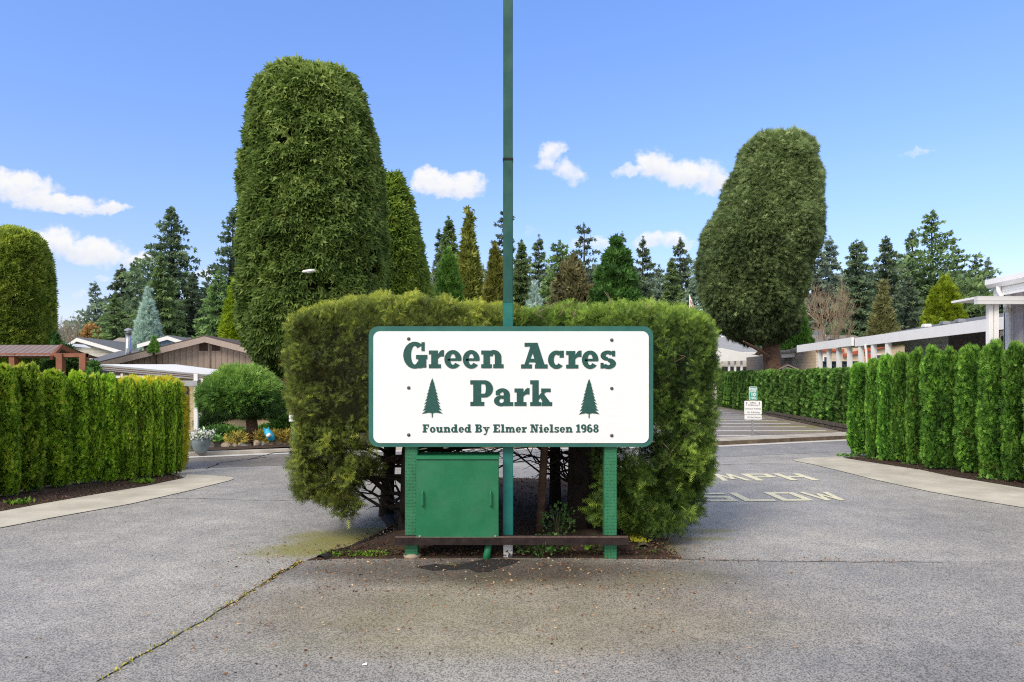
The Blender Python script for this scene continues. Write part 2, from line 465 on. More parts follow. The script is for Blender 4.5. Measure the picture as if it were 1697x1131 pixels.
lined('gutter_lines', (.74, .74, .74), 'Z', .10, .18, .72, var=.03)
lined('awning_stripe', (.68, .60, .55), 'Z', .14, .42, .5)

foliage('f_yew', (.018, .034, .007), (.066, .112, .020), (.20, .28, .045))
foliage('f_yew_brown', (.026, .032, .008), (.078, .110, .022), (.25, .30, .045))
foliage('f_laurel', (.028, .050, .012), (.092, .15, .032), (.26, .34, .10))
foliage('f_second', (.032, .056, .012), (.11, .165, .026), (.25, .32, .06))
foliage('f_spruce_top', (.038, .060, .024), (.122, .172, .064), (.30, .38, .18))
foliage('f_arb', (.030, .060, .005), (.12, .20, .014), (.32, .42, .04))
foliage('f_arb_r', (.020, .055, .008), (.075, .17, .022), (.20, .34, .05))
foliage('f_arb_far', (.022, .050, .010), (.065, .14, .030), (.19, .30, .06))
foliage('f_gold', (.16, .15, .01), (.50, .44, .03), (.74, .62, .08))
foliage('f_juniper', (.018, .042, .010), (.070, .145, .028), (.20, .33, .07))
foliage('f_topl', (.035, .060, .010), (.12, .165, .024), (.28, .33, .06))
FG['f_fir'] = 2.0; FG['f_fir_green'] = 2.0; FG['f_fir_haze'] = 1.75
foliage('f_fir', (.024, .036, .024), (.060, .086, .050), (.13, .165, .085))
foliage('f_fir_green', (.028, .046, .020), (.075, .115, .042), (.15, .20, .075))
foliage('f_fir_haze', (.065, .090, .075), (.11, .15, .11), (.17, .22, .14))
foliage('f_blue', (.10, .13, .13), (.26, .32, .31), (.48, .54, .52))
foliage('f_cyp_bright', (.035, .085, .015), (.11, .22, .04), (.25, .38, .08))
foliage('f_cyp_gold', (.045, .055, .012), (.13, .14, .03), (.25, .25, .06))
foliage('f_lime', (.07, .12, .008), (.24, .34, .02), (.46, .55, .05))
foliage('f_pyramid', (.014, .036, .010), (.042, .095, .022), (.12, .20, .05))
foliage('f_brownish', (.05, .05, .025), (.125, .125, .055), (.22, .21, .10))
foliage('f_orange', (.20, .13, .05), (.44, .29, .12), (.60, .44, .20))
foliage('f_plant', (.02, .06, .015), (.07, .15, .03), (.20, .34, .08))
foliage('f_weed', (.05, .13, .01), (.20, .40, .03), (.40, .62, .08))
foliage('f_perennial', (.10, .08, .02), (.30, .24, .05), (.50, .32, .08))
foliage('f_litter', (.08, .035, .015), (.30, .14, .06), (.55, .42, .26), transl=0)
foliage('f_moss', (.18, .18, .015), (.36, .36, .03), (.55, .50, .07), transl=0)
foliage('f_mulch', (.025, .014, .009), (.075, .038, .024), (.20, .12, .08), transl=0, rough=.95)

# asphalt with aggregate, wet sheen, damp patches and moss at given places
def asphalt(name, base, moss=(), damp=(), tint=(1.06, 1.0, .90), joint=False):
    m, t, out = nt(name)
    tc = N(t, 'ShaderNodeTexCoord'); v = tc.outputs['Object']
    vo = N(t, 'ShaderNodeTexVoronoi'); vo.inputs['Scale'].default_value = 95; L(t, v, vo.inputs['Vector'])
    bw = N(t, 'ShaderNodeRGBToBW'); L(t, vo.outputs['Color'], bw.inputs[0])
    n1 = noise(t, v, 260, 2, .7); n2 = noise(t, v, .35, 5, .65); n3 = noise(t, v, 2.2, 5, .7)
    agg = math_(t, 'ADD', math_(t, 'MULTIPLY', bw.outputs[0], 1.05), math_(t, 'MULTIPLY', n1.outputs[0], .9))
    c = ramp(t, agg, [(0.30, tuple(base * .58 * k for k in tint)), (0.85, tuple(base * .98 * k for k in tint)), (1.0, tuple(base * 1.9 * k for k in tint))])
    # (ramp input above 1 clips to the pale chips)
    vc = N(t, 'ShaderNodeTexVoronoi'); vc.inputs['Scale'].default_value = 70; L(t, v, vc.inputs['Vector']); vb = N(t, 'ShaderNodeSeparateColor'); L(t, vc.outputs['Color'], vb.inputs[0])
    chip = math_(t, 'MULTIPLY', math_(t, 'GREATER_THAN', vb.outputs[0], .86), math_(t, 'LESS_THAN', vc.outputs['Distance'], .42))
    pit = math_(t, 'MULTIPLY', math_(t, 'LESS_THAN', vb.outputs[1], .13), math_(t, 'LESS_THAN', vc.outputs['Distance'], .45))
    cA = mixc(t, math_(t, 'MULTIPLY', chip, .75), c.outputs[0], tuple(min(.8, base * 2.1 * k) for k in tint)); cA = mixc(t, math_(t, 'MULTIPLY', pit, .7), cA, tuple(base * .25 * k for k in tint))
    blot = ramp(t, n2.outputs[0], [(0.35, (.78, .78, .79)), (0.65, (1.13, 1.12, 1.10))])
    c2 = mixc(t, 1.0, cA, blot.outputs[0], 'MULTIPLY')
    b3 = ramp(t, n3.outputs[0], [(0.3, (.88, .88, .88)), (0.7, (1.1, 1.1, 1.1))])
    cc = mixc(t, 1.0, c2, b3.outputs[0], 'MULTIPLY')
    sp = N(t, 'ShaderNodeSeparateXYZ'); L(t, v, sp.inputs[0])
    def blob(x, y, ax, ay, soft=.6, nz=.5, sc=1.6, deg=0):
        # one elliptical patch on the ground with a ragged edge, 0..1
        ca, sa = math.cos(math.radians(deg)), math.sin(math.radians(deg))
        qx = math_(t, 'SUBTRACT', sp.outputs[0], x); qy = math_(t, 'SUBTRACT', sp.outputs[1], y)
        dx = math_(t, 'DIVIDE', math_(t, 'ADD', math_(t, 'MULTIPLY', qx, ca), math_(t, 'MULTIPLY', qy, sa)), ax)
        dy = math_(t, 'DIVIDE', math_(t, 'SUBTRACT', math_(t, 'MULTIPLY', qy, ca), math_(t, 'MULTIPLY', qx, sa)), ay)
        r = math_(t, 'ADD', math_(t, 'MULTIPLY', dx, dx), math_(t, 'MULTIPLY', dy, dy))
        nn = noise(t, v, sc, 6, .7)
        r = math_(t, 'ADD', r, math_(t, 'MULTIPLY', math_(t, 'SUBTRACT', nn.outputs[0], .5), nz * 4))
        mr = N(t, 'ShaderNodeMapRange'); mr.inputs['From Min'].default_value = 1 + soft; mr.inputs['From Max'].default_value = 1 - soft
        mr.interpolation_type = 'SMOOTHSTEP'; L(t, r, mr.inputs[0]); return mr.outputs[0]
    wet = None
    for (x, y, ax, ay, k, colr, deg) in damp:
        bl = blob(x, y, ax, ay, .9, .35, 1.2, deg)
        cc = mixc(t, math_(t, 'MULTIPLY', bl, k), cc, mixc(t, 1.0, cc, colr, 'MULTIPLY'))
    for (x, y, ax, ay, k, deg) in moss:
        bl = blob(x, y, ax, ay, .7, .5, 2.6, deg)
        gr = ramp(t, noise(t, v, 45, 4, .8).outputs[0], [(.36, (0, 0, 0)), (.54, (1, 1, 1))])
        fac = math_(t, 'MULTIPLY', math_(t, 'MULTIPLY', bl, k), gr.outputs[0])
        cc = mixc(t, fac, cc, (.27, .25, .035))
    b = N(t, 'ShaderNodeBsdfPrincipled'); L(t, cc, b.inputs['Base Color'])
    rr = ramp(t, n3.outputs[0], [(0.3, (.42, .42, .42)), (0.7, (.62, .62, .62))]); L(t, rr.outputs[0], b.inputs['Roughness'])
    b.inputs['Specular IOR Level'].default_value = .5
    bp = N(t, 'ShaderNodeBump'); bp.inputs['Strength'].default_value = .45; bp.inputs['Distance'].default_value = .006
    L(t, agg, bp.inputs['Height']); L(t, bp.outputs[0], b.inputs['Normal'])
    L(t, b.outputs[0], out.inputs[0]); MATS[name] = m
    return m
mosspts = []
def mp(px, py, ax, ay, k, deg=0):
    g = G(px, py); return (g.x, g.y, ax, ay, k, deg)
def dp(px, py, ax, ay, k, c, deg=0):
    g = G(px, py); return (g.x, g.y, ax, ay, k, c, deg)
asphalt('asphalt', .25, moss=[mp(572, 903, 1.05, .50, 1.0, 24), mp(590, 885, .9, .40, .9, 18), mp(1150, 880, .55, .16, .8), mp(1165, 893, .35, .10, .8), mp(1085, 905, .25, .5, .5)],
        damp=[dp(1085, 915, .45, .9, .75, (.42, .38, .34)), dp(640, 900, .35, .9, .7, (.30, .28, .26), -25), dp(430, 1000, 1.4, .9, .35, (.7, .68, .66)), dp(250, 1100, 1.8, .7, .4, (.62, .61, .60)), dp(700, 800, 3, 3, .3, (.8, .8, .8))])
asphalt('asphalt_pad', .205, moss=[mp(860, 985, 1.5, .55, .10), mp(690, 1075, 1.6, .25, .12), mp(900, 1040, 2.2, .5, .14), mp(780, 938, .35, .08, .6), mp(1120, 960, .6, .3, .15), mp(600, 1010, 1.0, .5, .10)],
        damp=[dp(760, 945, 1.9, .55, .85, (.40, .36, .33)), dp(980, 950, 1.6, .55, .7, (.50, .45, .40)), dp(800, 935, .5, .12, .9, (.30, .29, .29), 12), dp(860, 1010, 2.8, 1.1, .6, (.92, .80, .64)), dp(1500, 1110, 2.0, .35, .25, (.75, .75, .75))])
asphalt('asphalt_cross', .20, damp=[dp(400, 765, 5, 1.6, .7, (.66, .56, .46))], tint=(1.0, .96, .92))
asphalt('asphalt_lot', .17, moss=[mp(1320, 708, 1.3, .9, .8), mp(1330, 716, 1.4, .4, .9), mp(1280, 700, 1.2, .8, .5)], tint=(1.12, .96, .80))

# ------------------------------------------------------------------ ground sheets
plain('dirt_far', (.10, .11, .05), .95, .3, .5, .2)
structure('ground', sheet([(-900, -60), (900, -60), (900, 1500), (-900, 1500)], -.02), MATS['dirt_far'])

kerb_line = [Vector((-45, 12.6, 0)), Vector((-20, 17.2, 0)), G(315, 757), G(490, 750), Vector((0, 21.8, 0)), G(1190, 739), G(1400, 729), Vector((24, 31.5, 0)), Vector((60, 52, 0))]
road_poly = [(-45, -8), (60, -8)] + [(p.x, p.y) for p in kerb_line[::-1]]
structure('road', sheet(road_poly, 0.0), MATS['asphalt'])
# cross street surface: band in front of the kerb line
cross = [(p.x, p.y) for p in kerb_line] + [(p.x * 1.0, p.y - 4.3 - .02 * abs(p.x)) for p in kerb_line[::-1]]
cl = [(p.x, p.y) for p in kerb_line]
low = [(-45, 8.2), (-20, 13.2), (G(315, 777).x, G(315, 777).y), (G(490, 771).x, G(490, 771).y), (0, 17.9), (G(1190, 758).x, G(1190, 758).y), (G(1330, 752).x, G(1330, 752).y), (24, 25), (60, 45)]
structure('cross_street', sheet(cl + low[::-1], .004), MATS['asphalt_cross'])
pad_front = [G(162, 1130), G(250, 1079), G(330, 1034), G(410, 985), G(470, 947), G(500, 931)]
pad = [(-3.2, 2.2)] + [(p.x, p.y) for p in pad_front] + [(G(560, 927).x, G(560, 927).y), (G(848, 926).x, G(848, 926).y), (G(1110, 928).x, G(1110, 928).y), (G(1400, 931).x, G(1400, 931).y), (G(1697, 930).x, G(1697, 930).y), (14, 8.3), (14, -8), (-4, -8)]
structure('asphalt_apron', sheet(pad, .005), MATS['asphalt_pad'])

# crack between the two asphalt surfaces, filled with moss and needles
def edge_pts(pts, step):
    out = []
    for a, b in zip(pts[:-1], pts[1:]):
        n = max(1, int((b - a).length / step))
        for i in range(n): out.append(a.lerp(b, i / n))
    out.append(pts[-1]); return out
cp = edge_pts(pad_front, .06)
mbk = MB(); vs = []; r_ = random.Random(3)
for i, p in enumerate(cp):
    w = .004 + .006 * r_.random() + (.02 if i > len(cp) * .75 else 0); dx = .012 * math.sin(i * .7) + r_.uniform(-.008, .008)
    vs += [(p.x - w + dx, p.y, .009), (p.x + w + dx, p.y - .01, .009)]
mbk.add(vs, [(2 * i, 2 * i + 1, 2 * i + 3, 2 * i + 2) for i in range(len(cp) - 1)])
plain('tar_dark', (.018, .016, .014), .9, .4, 20, .3)
structure('asphalt_crack', mbk, MATS['tar_dark'])

def thin_crack(pxs, w, seed):
    pp = edge_pts([G(*q) for q in pxs], .12); rr = random.Random(seed); vs = []; off = 0
    for i, p in enumerate(pp):
        off = off * .85 + rr.gauss(0, .02); a = pp[max(i - 1, 0)]; b = pp[min(i + 1, len(pp) - 1)]; t_ = (b - a).normalized(); n_ = Vector((-t_.y, t_.x, 0)); ww = w * rr.uniform(.4, 1.3)
        for sg in (-1, 1): q = p + n_ * (off + sg * ww); vs.append((q.x, q.y, .0085))
    structure('asphalt_crack', MB().add(vs, [(2 * i, 2 * i + 2, 2 * i + 3, 2 * i + 1) for i in range(len(pp) - 1)]), MATS['tar_dark'])
thin_crack([(225, 826), (330, 828), (430, 831), (500, 830)], .010, 1)
thin_crack([(345, 777), (362, 768), (395, 764), (440, 758)], .025, 2)
thin_crack([(1130, 929), (1260, 931), (1420, 930), (1560, 933)], .006, 3)
thin_crack([(1190, 771), (1255, 769), (1320, 770)], .012, 4)
tarp = [G(*q) for q in ((688, 941), (720, 936), (752, 938), (776, 934), (800, 928), (832, 927), (862, 929), (850, 936), (826, 943), (812, 949), (790, 950), (776, 944), (750, 946), (716, 947))]
structure('tar_patch', sheet([(p.x, p.y) for p in edge_pts(tarp + [tarp[0]], .05)[:-1]], .008), MATS['tar_dark'])
def blades(name, pts, size, mat, label, cat, up=.6, tmpl='leaf', width=.5, sh=.5, seed=4):
    r_ = np.random.default_rng(seed); pts = np.array(pts)
    U = r_.normal(size=pts.shape); U[:, 2] = np.abs(U[:, 2]) * up + up * .3
    o = leafobj(name, [leaves(pts, U, size * (.5 + r_.random(len(pts))), tmpl, sh + r_.normal(size=len(pts)) * .25, width, r_)], mat)
    return tag(o, label, cat, kind='stuff')
pts = []
for i, p in enumerate(cp):
    k = 5
    for _ in range(k): pts.append((p.x + random.gauss(0, .022) + .02 * math.sin(i * .7), p.y + random.gauss(0, .03), .012))
blades('crack_moss', pts, .022, MATS['f_moss'], 'thin yellow green moss growing along the asphalt crack', 'moss', up=.5)
pts = []
for i, p in enumerate(cp):
    if i > len(cp) * .45:
        for _ in range(9): pts.append((p.x + random.gauss(0, .03) + .02, p.y + random.gauss(0, .04), .014))
rr_ = np.random.default_rng(12)
lit = [list(q) for q in pts]
def scatter(pxa, pxb, pya, pyb, n, pw=1.0):
    for _ in range(n):
        px_ = random.uniform(pxa, pxb); py_ = pya + (pyb - pya) * random.random() ** pw
        g = G(px_, py_); lit.append([g.x, g.y, .012])
scatter(520, 1120, 927, 990, 1500, 1.6); scatter(350, 1150, 930, 1050, 700, 1.4); scatter(300, 1250, 930, 1131, 420); scatter(0, 1697, 900, 1131, 150); scatter(380, 640, 900, 935, 260)
scatter(1060, 1190, 880, 932, 260); scatter(1120, 1500, 926, 934, 200)
lit = np.array(lit)
U = rr_.normal(size=lit.shape); U[:, 2] = np.abs(U[:, 2]) * .12
o = leafobj('leaf_litter', [leaves(lit, U, .026 * (.35 + rr_.random(len(lit)) ** 2 * 1.3), 'leaf', rr_.random(len(lit)), .45, rr_)], MATS['f_litter'])
tag(o, 'scattered brown and orange needles and leaf bits on the asphalt', 'leaf litter', kind='stuff')

# ---- concrete aprons and soil beds
def ss(pts, z): return sheet([(p.x, p.y) if hasattr(p, 'x') else p for p in pts], z)
left_out = [Vector((-13, 2.5, 0)), G(0, 876), G(93, 858), G(217, 836), G(310, 815), G(350, 805), G(380, 797.5), G(388, 794.5), G(384, 791.5), G(350, 789), G(310, 787)]
left_in = [G(306, 793), G(240, 807), G(155, 821), G(70, 836), G(0, 849), Vector((-14.5, 2.5, 0))]
structure('concrete_walk', ss(left_out + left_in, .012), MATS['concrete'])
right_out = [Vector((13.5, 6.5, 0)), G(1700, 843), G(1620, 830), G(1542, 816), G(1446, 795), G(1383, 779), G(1345, 770), G(1318, 765), G(1313, 763), G(1338, 759.5), G(1396, 757)]
right_in = [G(1398, 760), G(1446, 767.5), G(1526, 779.5), G(1574, 790), G(1640, 801), G(1700, 811), Vector((15, 6.5, 0))]
structure('concrete_walk', ss(right_out + right_in, .012), MATS['concrete'])

def mulch_mat():
    m, t, out = nt('mulch')
    tc = N(t, 'ShaderNodeTexCoord'); v = tc.outputs['Object']
    a = noise(t, v, 40, 6, .75); b_ = noise(t, v, 4, 5, .6)
    c = ramp(t, a.outputs[0], [(.30, (.012, .007, .005)), (.55, (.055, .028, .018)), (.72, (.13, .07, .045))])
    g = ramp(t, b_.outputs[0], [(.5, (0, 0, 0)), (.75, (1, 1, 1))])
    cc = mixc(t, math_(t, 'MULTIPLY', g.outputs[0], .5), c.outputs[0], (.10, .09, .02))
    b = N(t, 'ShaderNodeBsdfPrincipled'); L(t, cc, b.inputs['Base Color']); b.inputs['Roughness'].default_value = .95
    bp = N(t, 'ShaderNodeBump'); bp.inputs['Distance'].default_value = .03; bp.inputs['Strength'].default_value = .9
    L(t, a.outputs[0], bp.inputs['Height']); L(t, bp.outputs[0], b.inputs['Normal'])
    L(t, b.outputs[0], out.inputs[0]); MATS['mulch'] = m
mulch_mat()
def bed(name, edge, inner, h, n=1):
    """soil sheet, edge at ground height rising to the inner points"""
    return None
left_bed = left_in[::-1] + [Vector((-8.2, 16.0, 0)), Vector((-20, 12.6, 0)), Vector((-40, 8.6, 0)), Vector((-40, 2.5, 0))]
structure('planting_bed', ss(left_bed, .02), MATS['mulch'])
right_bed = right_in + [Vector((30, 6.5, 0)), Vector((34, 27, 0)), Vector((22, 22.6, 0)), Vector((11.5, 20.2, 0))]
structure('planting_bed', ss(right_bed, .02), MATS['mulch'])
def chips(name, region_pts, n, label, z=.03, size=.03, seed=5):
    """bark chips scattered in triangles fanned from the first point"""
    r_ = np.random.default_rng(seed); tri = [(region_pts[0], region_pts[i], region_pts[i + 1]) for i in range(1, len(region_pts) - 1)]
    A = np.array([abs((b - a).cross(c - a).z) for a, b, c in tri]); A /= A.sum(); out = []
    for k, (a, b, c) in enumerate(tri):
        m = int(n * A[k]); u = r_.random((m, 2)); s_ = u.sum(1) > 1; u[s_] = 1 - u[s_]
        for q in u: p = a + (b - a) * q[0] + (c - a) * q[1]; out.append((p.x, p.y, z))
    out = np.array(out); U = r_.normal(size=out.shape); U[:, 2] *= .35
    o = leafobj(name, [leaves(out, U, size * (.4 + r_.random(len(out))), 'leaf', r_.random(len(out)) ** 1.5, .45, r_)], MATS['f_mulch'])
    tag(o, label, 'bark mulch', kind='stuff')
chips('bark_chips', [G(0, 849), G(155, 821), G(306, 794), G(290, 786), G(150, 806), G(0, 826)], 3500, 'bark chips on the soil at the foot of the left hedge')
chips('bark_chips', [G(1700, 811), G(1574, 790), G(1446, 767.5), G(1400, 760), G(1446, 755), G(1700, 785)], 3500, 'bark chips on the soil at the foot of the right hedge', seed=6)

# ---- island mound
isl = [G(505, 930), G(560, 927), G(700, 926), G(848, 925), G(1000, 926), G(1128, 928), G(1105, 912), G(1075, 895), G(1060, 880),
       Vector((2.0, 10.8, 0)), Vector((1.9, 13.0, 0)), Vector((1.2, 14.8, 0)), Vector((-.5, 15.2, 0)), Vector((-1.6, 14.2, 0)), Vector((-1.9, 12, 0)), Vector((-1.95, 10.6, 0)), G(650, 877), G(620, 894), G(575, 914)]
def mound(poly, h, nr=14, seed=2):
    c = sum((Vector(p) for p in poly), Vector()) / len(poly)
    ring = edge_pts([Vector(p) for p in poly] + [Vector(poly[0])], .12)[:-1]; m = len(ring); vs = []; fs = []
    for j in range(nr):
        s_ = j / nr
        for p in ring:
            q = p.lerp(c, s_); z = .007 + h * min(1, s_ * 2.2) ** .7
            z += .03 * min(1, s_ * 6) * float(wav(np.array([[q.x, q.y, 0]]), .7, seed, 3)[0]); vs.append((q.x, q.y, max(z, .007)))
    vs.append((c.x, c.y, h))
    for j in range(nr - 1):
        for k in range(m): fs.append((j * m + k, j * m + (k + 1) % m, (j + 1) * m + (k + 1) % m, (j + 1) * m + k))
    for k in range(m): fs.append(((nr - 1) * m + k, (nr - 1) * m + (k + 1) % m, len(vs) - 1))
    return MB().add(vs, fs)
structure('island_bed', mound(isl, .14), MATS['mulch'])
r_ = np.random.default_rng(8); ip = []
while len(ip) < 9000:
    x = r_.uniform(-2.3, 2.0); y = 8.2 + 6 * r_.random() ** 1.8
    ed = 2.45 - (y - 8.2) * .4 if y < 9.6 else 1.9
    if abs(x) < ed * .93: ip.append((x, y, .05 + .10 * min(1, (y - 8.2) / 1.5) * min(1, (ed - abs(x)) * 2) + .012 * r_.normal()))
ip = np.array(ip); U = r_.normal(size=ip.shape); U[:, 2] *= .5
o = leafobj('bark_chips', [leaves(ip, U, .05 * (.3 + r_.random(len(ip))), 'leaf', r_.random(len(ip)) ** 1.4 * .95, .35, r_)], MATS['f_mulch'])
tag(o, 'brown needles and bark chips under the yew hedge behind the sign', 'bark mulch', kind='stuff')
# worn tarred lip of the asphalt round the island
plain('kerb_moss', (.10, .09, .05), .9, .5, 5, .6, bscale=30)
def lip(pts, w, h, mat, name='kerb', label=None):
    pts = edge_pts([Vector(p) for p in pts], .15); mb = MB(); vs = []; n = len(pts)
    prof = [(-w / 2, 0), (-w * .38, h * .7), (-w * .1, h), (w * .2, h * .9), (w / 2, 0)]
    for i, p in enumerate(pts):
        d = (pts[min(i + 1, n - 1)] - pts[max(i - 1, 0)]).normalized(); nrm = Vector((-d.y, d.x, 0)); j = 1 + .15 * math.sin(i * 1.3) + random.uniform(-.1, .1)
        for a, z in prof: q = p + nrm * a * j; vs.append((q.x, q.y, z * j + .003))
    m = len(prof)
    mb.add(vs, [(i * m + k, (i + 1) * m + k, (i + 1) * m + k + 1, i * m + k + 1) for i in range(n - 1) for k in range(m - 1)])
    o = obj(name, mb, mat, smooth=True); o['kind'] = 'structure'
    return o
lip([G(530, 928), G(575, 914), G(620, 895), G(652, 876), Vector((-1.95, 10.6, 0)), Vector((-1.9, 12, 0)), Vector((-1.6, 14.2, 0))], .16, .05, MATS['tar_dark'])
lip([G(1066, 918), G(1058, 900), G(1053, 880), Vector((2.0, 10.8, 0)), Vector((1.9, 13, 0)), Vector((1.2, 14.8, 0))], .20, .11, MATS['kerb_moss'])
blades('kerb_moss_tuft', [(G(1060, 912).x + random.gauss(0, .05), G(1060, 912).y + random.uniform(-.05, .6), .11) for _ in range(500)], .035, MATS['f_moss'], 'yellow moss on the broken kerb right of the sign', 'moss', up=.6)
blades('ground_weeds', [(G(q, 924).x + random.gauss(0, .06), G(q, 924).y + random.uniform(-.02, .10), .02) for q in (545, 560, 590, 606, 618, 630) for _ in range(70)] +
       [(G(q, 921).x + random.gauss(0, .10), G(q, 921).y + random.uniform(-.03, .10), .02) for q in (930, 948) for _ in range(30)], .05, MATS['f_weed'], 'low green weeds in the soil left of the sign posts', 'weeds', up=.8)
blades('ground_weeds', [(G(q, w).x + random.gauss(0, .10), G(q, w).y + random.uniform(-.05, .15), .03) for q, w in ((28, 838), (233, 802), (238, 803)) for _ in range(60)], .09, MATS['f_weed'], 'light green weeds sprouting before the left hedge', 'weeds', up=.8)
blades('ground_weeds', [(G(q, w).x + random.gauss(0, .16), G(q, w).y + random.uniform(-.05, .2), .03) for q, w in ((1650, 797), (1665, 792), (1450, 762), (1520, 772), (1408, 758)) for _ in range(60)], .10, MATS['f_plant'], 'green weeds sprouting before the right hedge', 'weeds', up=.8)

# kerb, gutter and pavement behind the cross street
def strip(pts, d0, d1, z0, z1=None, mat=None, name='kerb', h=None):
    """band between offsets d0..d1 (away from the camera) of a polyline"""
    def off(d):
        out = []
        for i, p in enumerate(pts):
            a = pts[max(i - 1, 0)]; b = pts[min(i + 1, len(pts) - 1)]; t_ = (b - a).normalized(); out.append(p + Vector((-t_.y, t_.x, 0)) * d)
        return out
    A = off(d0); B = off(d1); n = len(pts); mb = MB()
    vs = [(p.x, p.y, z0) for p in A] + [(p.x, p.y, z1 if z1 is not None else z0) for p in B]
    fs = [(i, i + 1, n + i + 1, n + i) for i in range(n - 1)]
    if h:
        vs += [(p.x, p.y, 0) for p in A]; fs += [(2 * n + i, 2 * n + i + 1, i + 1, i) for i in range(n - 1)]
    mb.add(vs, fs); return structure(name, mb, mat)
kl = edge_pts(kerb_line, 1.5)
strip(kl, -.45, .02, .012, mat=MATS['gutter_concrete'], name='gutter')
kR = [p for p in kl if p.x > -3]; kL = [p for p in kl if p.x <= -2]
strip(kR, .03, 1.25, .15, mat=MATS['kerb_concrete'], name='pavement', h=.15)
plain('kerb_face', (.12, .09, .06), .9, .5, 3, .5)
strip(kR, .012, .028, .0, .148, mat=MATS['kerb_face'], name='kerb')
strip(kL, .03, .42, .10, mat=MATS['kerb_concrete'], name='kerb', h=.1)
# parking lot and its white stall lines
lot = [(6.0, 24.0), (G(1400, 722).x, 26.8), (14.8, 29.3), (20.5, 68), (4, 68), (2, 40)]
structure('parking_lot', sheet(lot, .03), MATS['asphalt_lot'])
for k in range(12):
    Y = 26.9 + k * 2.62
    xe = 13.4 + (Y - 27) * .10
    mb = MB().box(5.5, xe - .1 * math.sin(k), Y - .13, Y + .13, .034, .036)
    structure('stall_line', mb, MATS['white_paint'])
mb = MB(); mb.box(13.2, 13.3, 26.0, 60, .034, .036)
# soil strip with low dark stone edging under the far hedge
structure('planting_bed', sheet([(13.9, 27.2), (17, 27.8), (24, 68), (19.9, 68)], .14), MATS['mulch'])
edging = thing('stone_edging', 'low dark stone edging wall below the far clipped hedge beside the parking lot', 'edging', (13.8, 28, 0))
mb = MB(); r2 = random.Random(4); y = 26.9
while y < 66:
    l_ = r2.uniform(.28, .5); x = 13.75 + (y - 27) * .152
    for zz in (0.03, .19):
        h_ = .15; mb.box(x + r2.uniform(-.03, .03), x + .28, y, y + l_ - .04, zz, zz + h_ - r2.uniform(0, .02), .02)
    y += l_
obj('stone', mb, MATS['dark_stone'], edging)
bpy.data.objects[edging.children[0].name]['label'] = 'rough dark stacked edging stones'

# painted words on the road
def road_word(word, x0, x1, y0, y1, slope, label):
    n = len(word); W = (x1 - x0); cw = W / (n + (n - 1) * .18); gap = cw * .18; t_ = .11
    mb = MB(); z = .0085
    def Rr(a, b, c, d):   # fractions -> quad
        pass
    GL = {'S': [(0, .8, 1, 1), (0, .5, .25, .8), (0, .4, 1, .6), (.75, .2, 1, .5), (0, 0, 1, .2)],
          'L': [(0, 0, .26, 1), (.26, 0, 1, .18)], 'O': [(0, 0, .26, 1), (.74, 0, 1, 1), (.26, .82, .74, 1), (.26, 0, .74, .18)],
          'P': [(0, 0, .26, 1), (.26, .84, 1, 1), (.74, .5, 1, .84), (.26, .42, 1, .58)],
          'H': [(0, 0, .26, 1), (.74, 0, 1, 1), (.26, .42, .74, .58)],
          'W': [], 'M': []}
    k_ = 0
    for i, ch in enumerate(word):
        ox = x0 + i * (cw + gap)
        polys = [[(a, b), (c, b), (c, d), (a, d)] for a, b, c, d in GL[ch]]
        if ch in 'WM':
            q = [[(0, 1), (.2, 1), (.36, 0), (.2, 0)], [(.2, 0), (.36, 0), (.56, .8), (.44, .8)], [(.44, .8), (.56, .8), (.8, 0), (.64, 0)], [(.64, 0), (.8, 0), (1, 1), (.8, 1)]]
            polys = q if ch == 'W' else [[(u, 1 - v) for u, v in p] for p in q]
        for p in polys:
            k_ += 1
            mb.add([(ox + u * cw, y0 + (y1 - y0) * v + slope * (ox + u * cw - x0), z + .0004 * (k_ % 5)) for u, v in p], [tuple(range(len(p)))])
    o = structure('road_marking', mb, MATS['road_yellow'], label)
m, t, out = nt('road_yellow')
tc = N(t, 'ShaderNodeTexCoord'); b = N(t, 'ShaderNodeBsdfPrincipled')
r = ramp(t, noise(t, tc.outputs['Object'], 30, 5, .8).outputs[0], [(.36, (.27, .26, .23)), (.47, (.76, .71, .49))])
L(t, r.outputs[0], b.inputs['Base Color']); b.inputs['Roughness'].default_value = .7; L(t, b.outputs[0], out.inputs[0]); MATS['road_yellow'] = m
road_word('SLOW', X_at(1158, 12.6), X_at(1388, 12.7), 12.05, 13.0, .045, 'faded yellow word SLOW painted on the road')
road_word('MPH', X_at(1186, 15.1), X_at(1345, 15.1), 14.6, 15.7, .04, 'faded yellow letters MPH painted on the road')

# ------------------------------------------------------------------ THE SIGN
YS = 8.10   # face of the board
S = YS / F
def SX(px): return (px - 848.5) * S
def SZ(py): return CH - (py - HZ) * S
def rrect(x0, x1, z0, z1, r, n=8):
    pts = []
    for cx, cz, a0 in ((x1 - r, z1 - r, 0), (x0 + r, z1 - r, 90), (x0 + r, z0 + r, 180), (x1 - r, z0 + r, 270)):
        for k in range(n + 1):
            a = math.radians(a0 + 90 * k / n); pts.append((cx + r * math.cos(a), cz + r * math.sin(a)))
    return pts
sign = thing('entrance_sign', 'large white painted wooden entrance sign with green border on two green posts', 'sign', (0, YS + .1, 0))
bd = MB(); bd.prism(rrect(SX(611), SX(1082.5), SZ(741), SZ(541), 16 * S), 'y', YS, YS + .045)
obj('border', bd, MATS['frame_green'], sign)
m, t, out = nt('sign_white')
tc = N(t, 'ShaderNodeTexCoord'); mpn = N(t, 'ShaderNodeMapping'); mpn.inputs['Scale'].default_value = (.5, 1, 16); L(t, tc.outputs['Object'], mpn.inputs[0])
na = noise(t, mpn.outputs[0], 3, 6, .7); nb = noise(t, tc.outputs['Object'], 1.2, 5, .6)
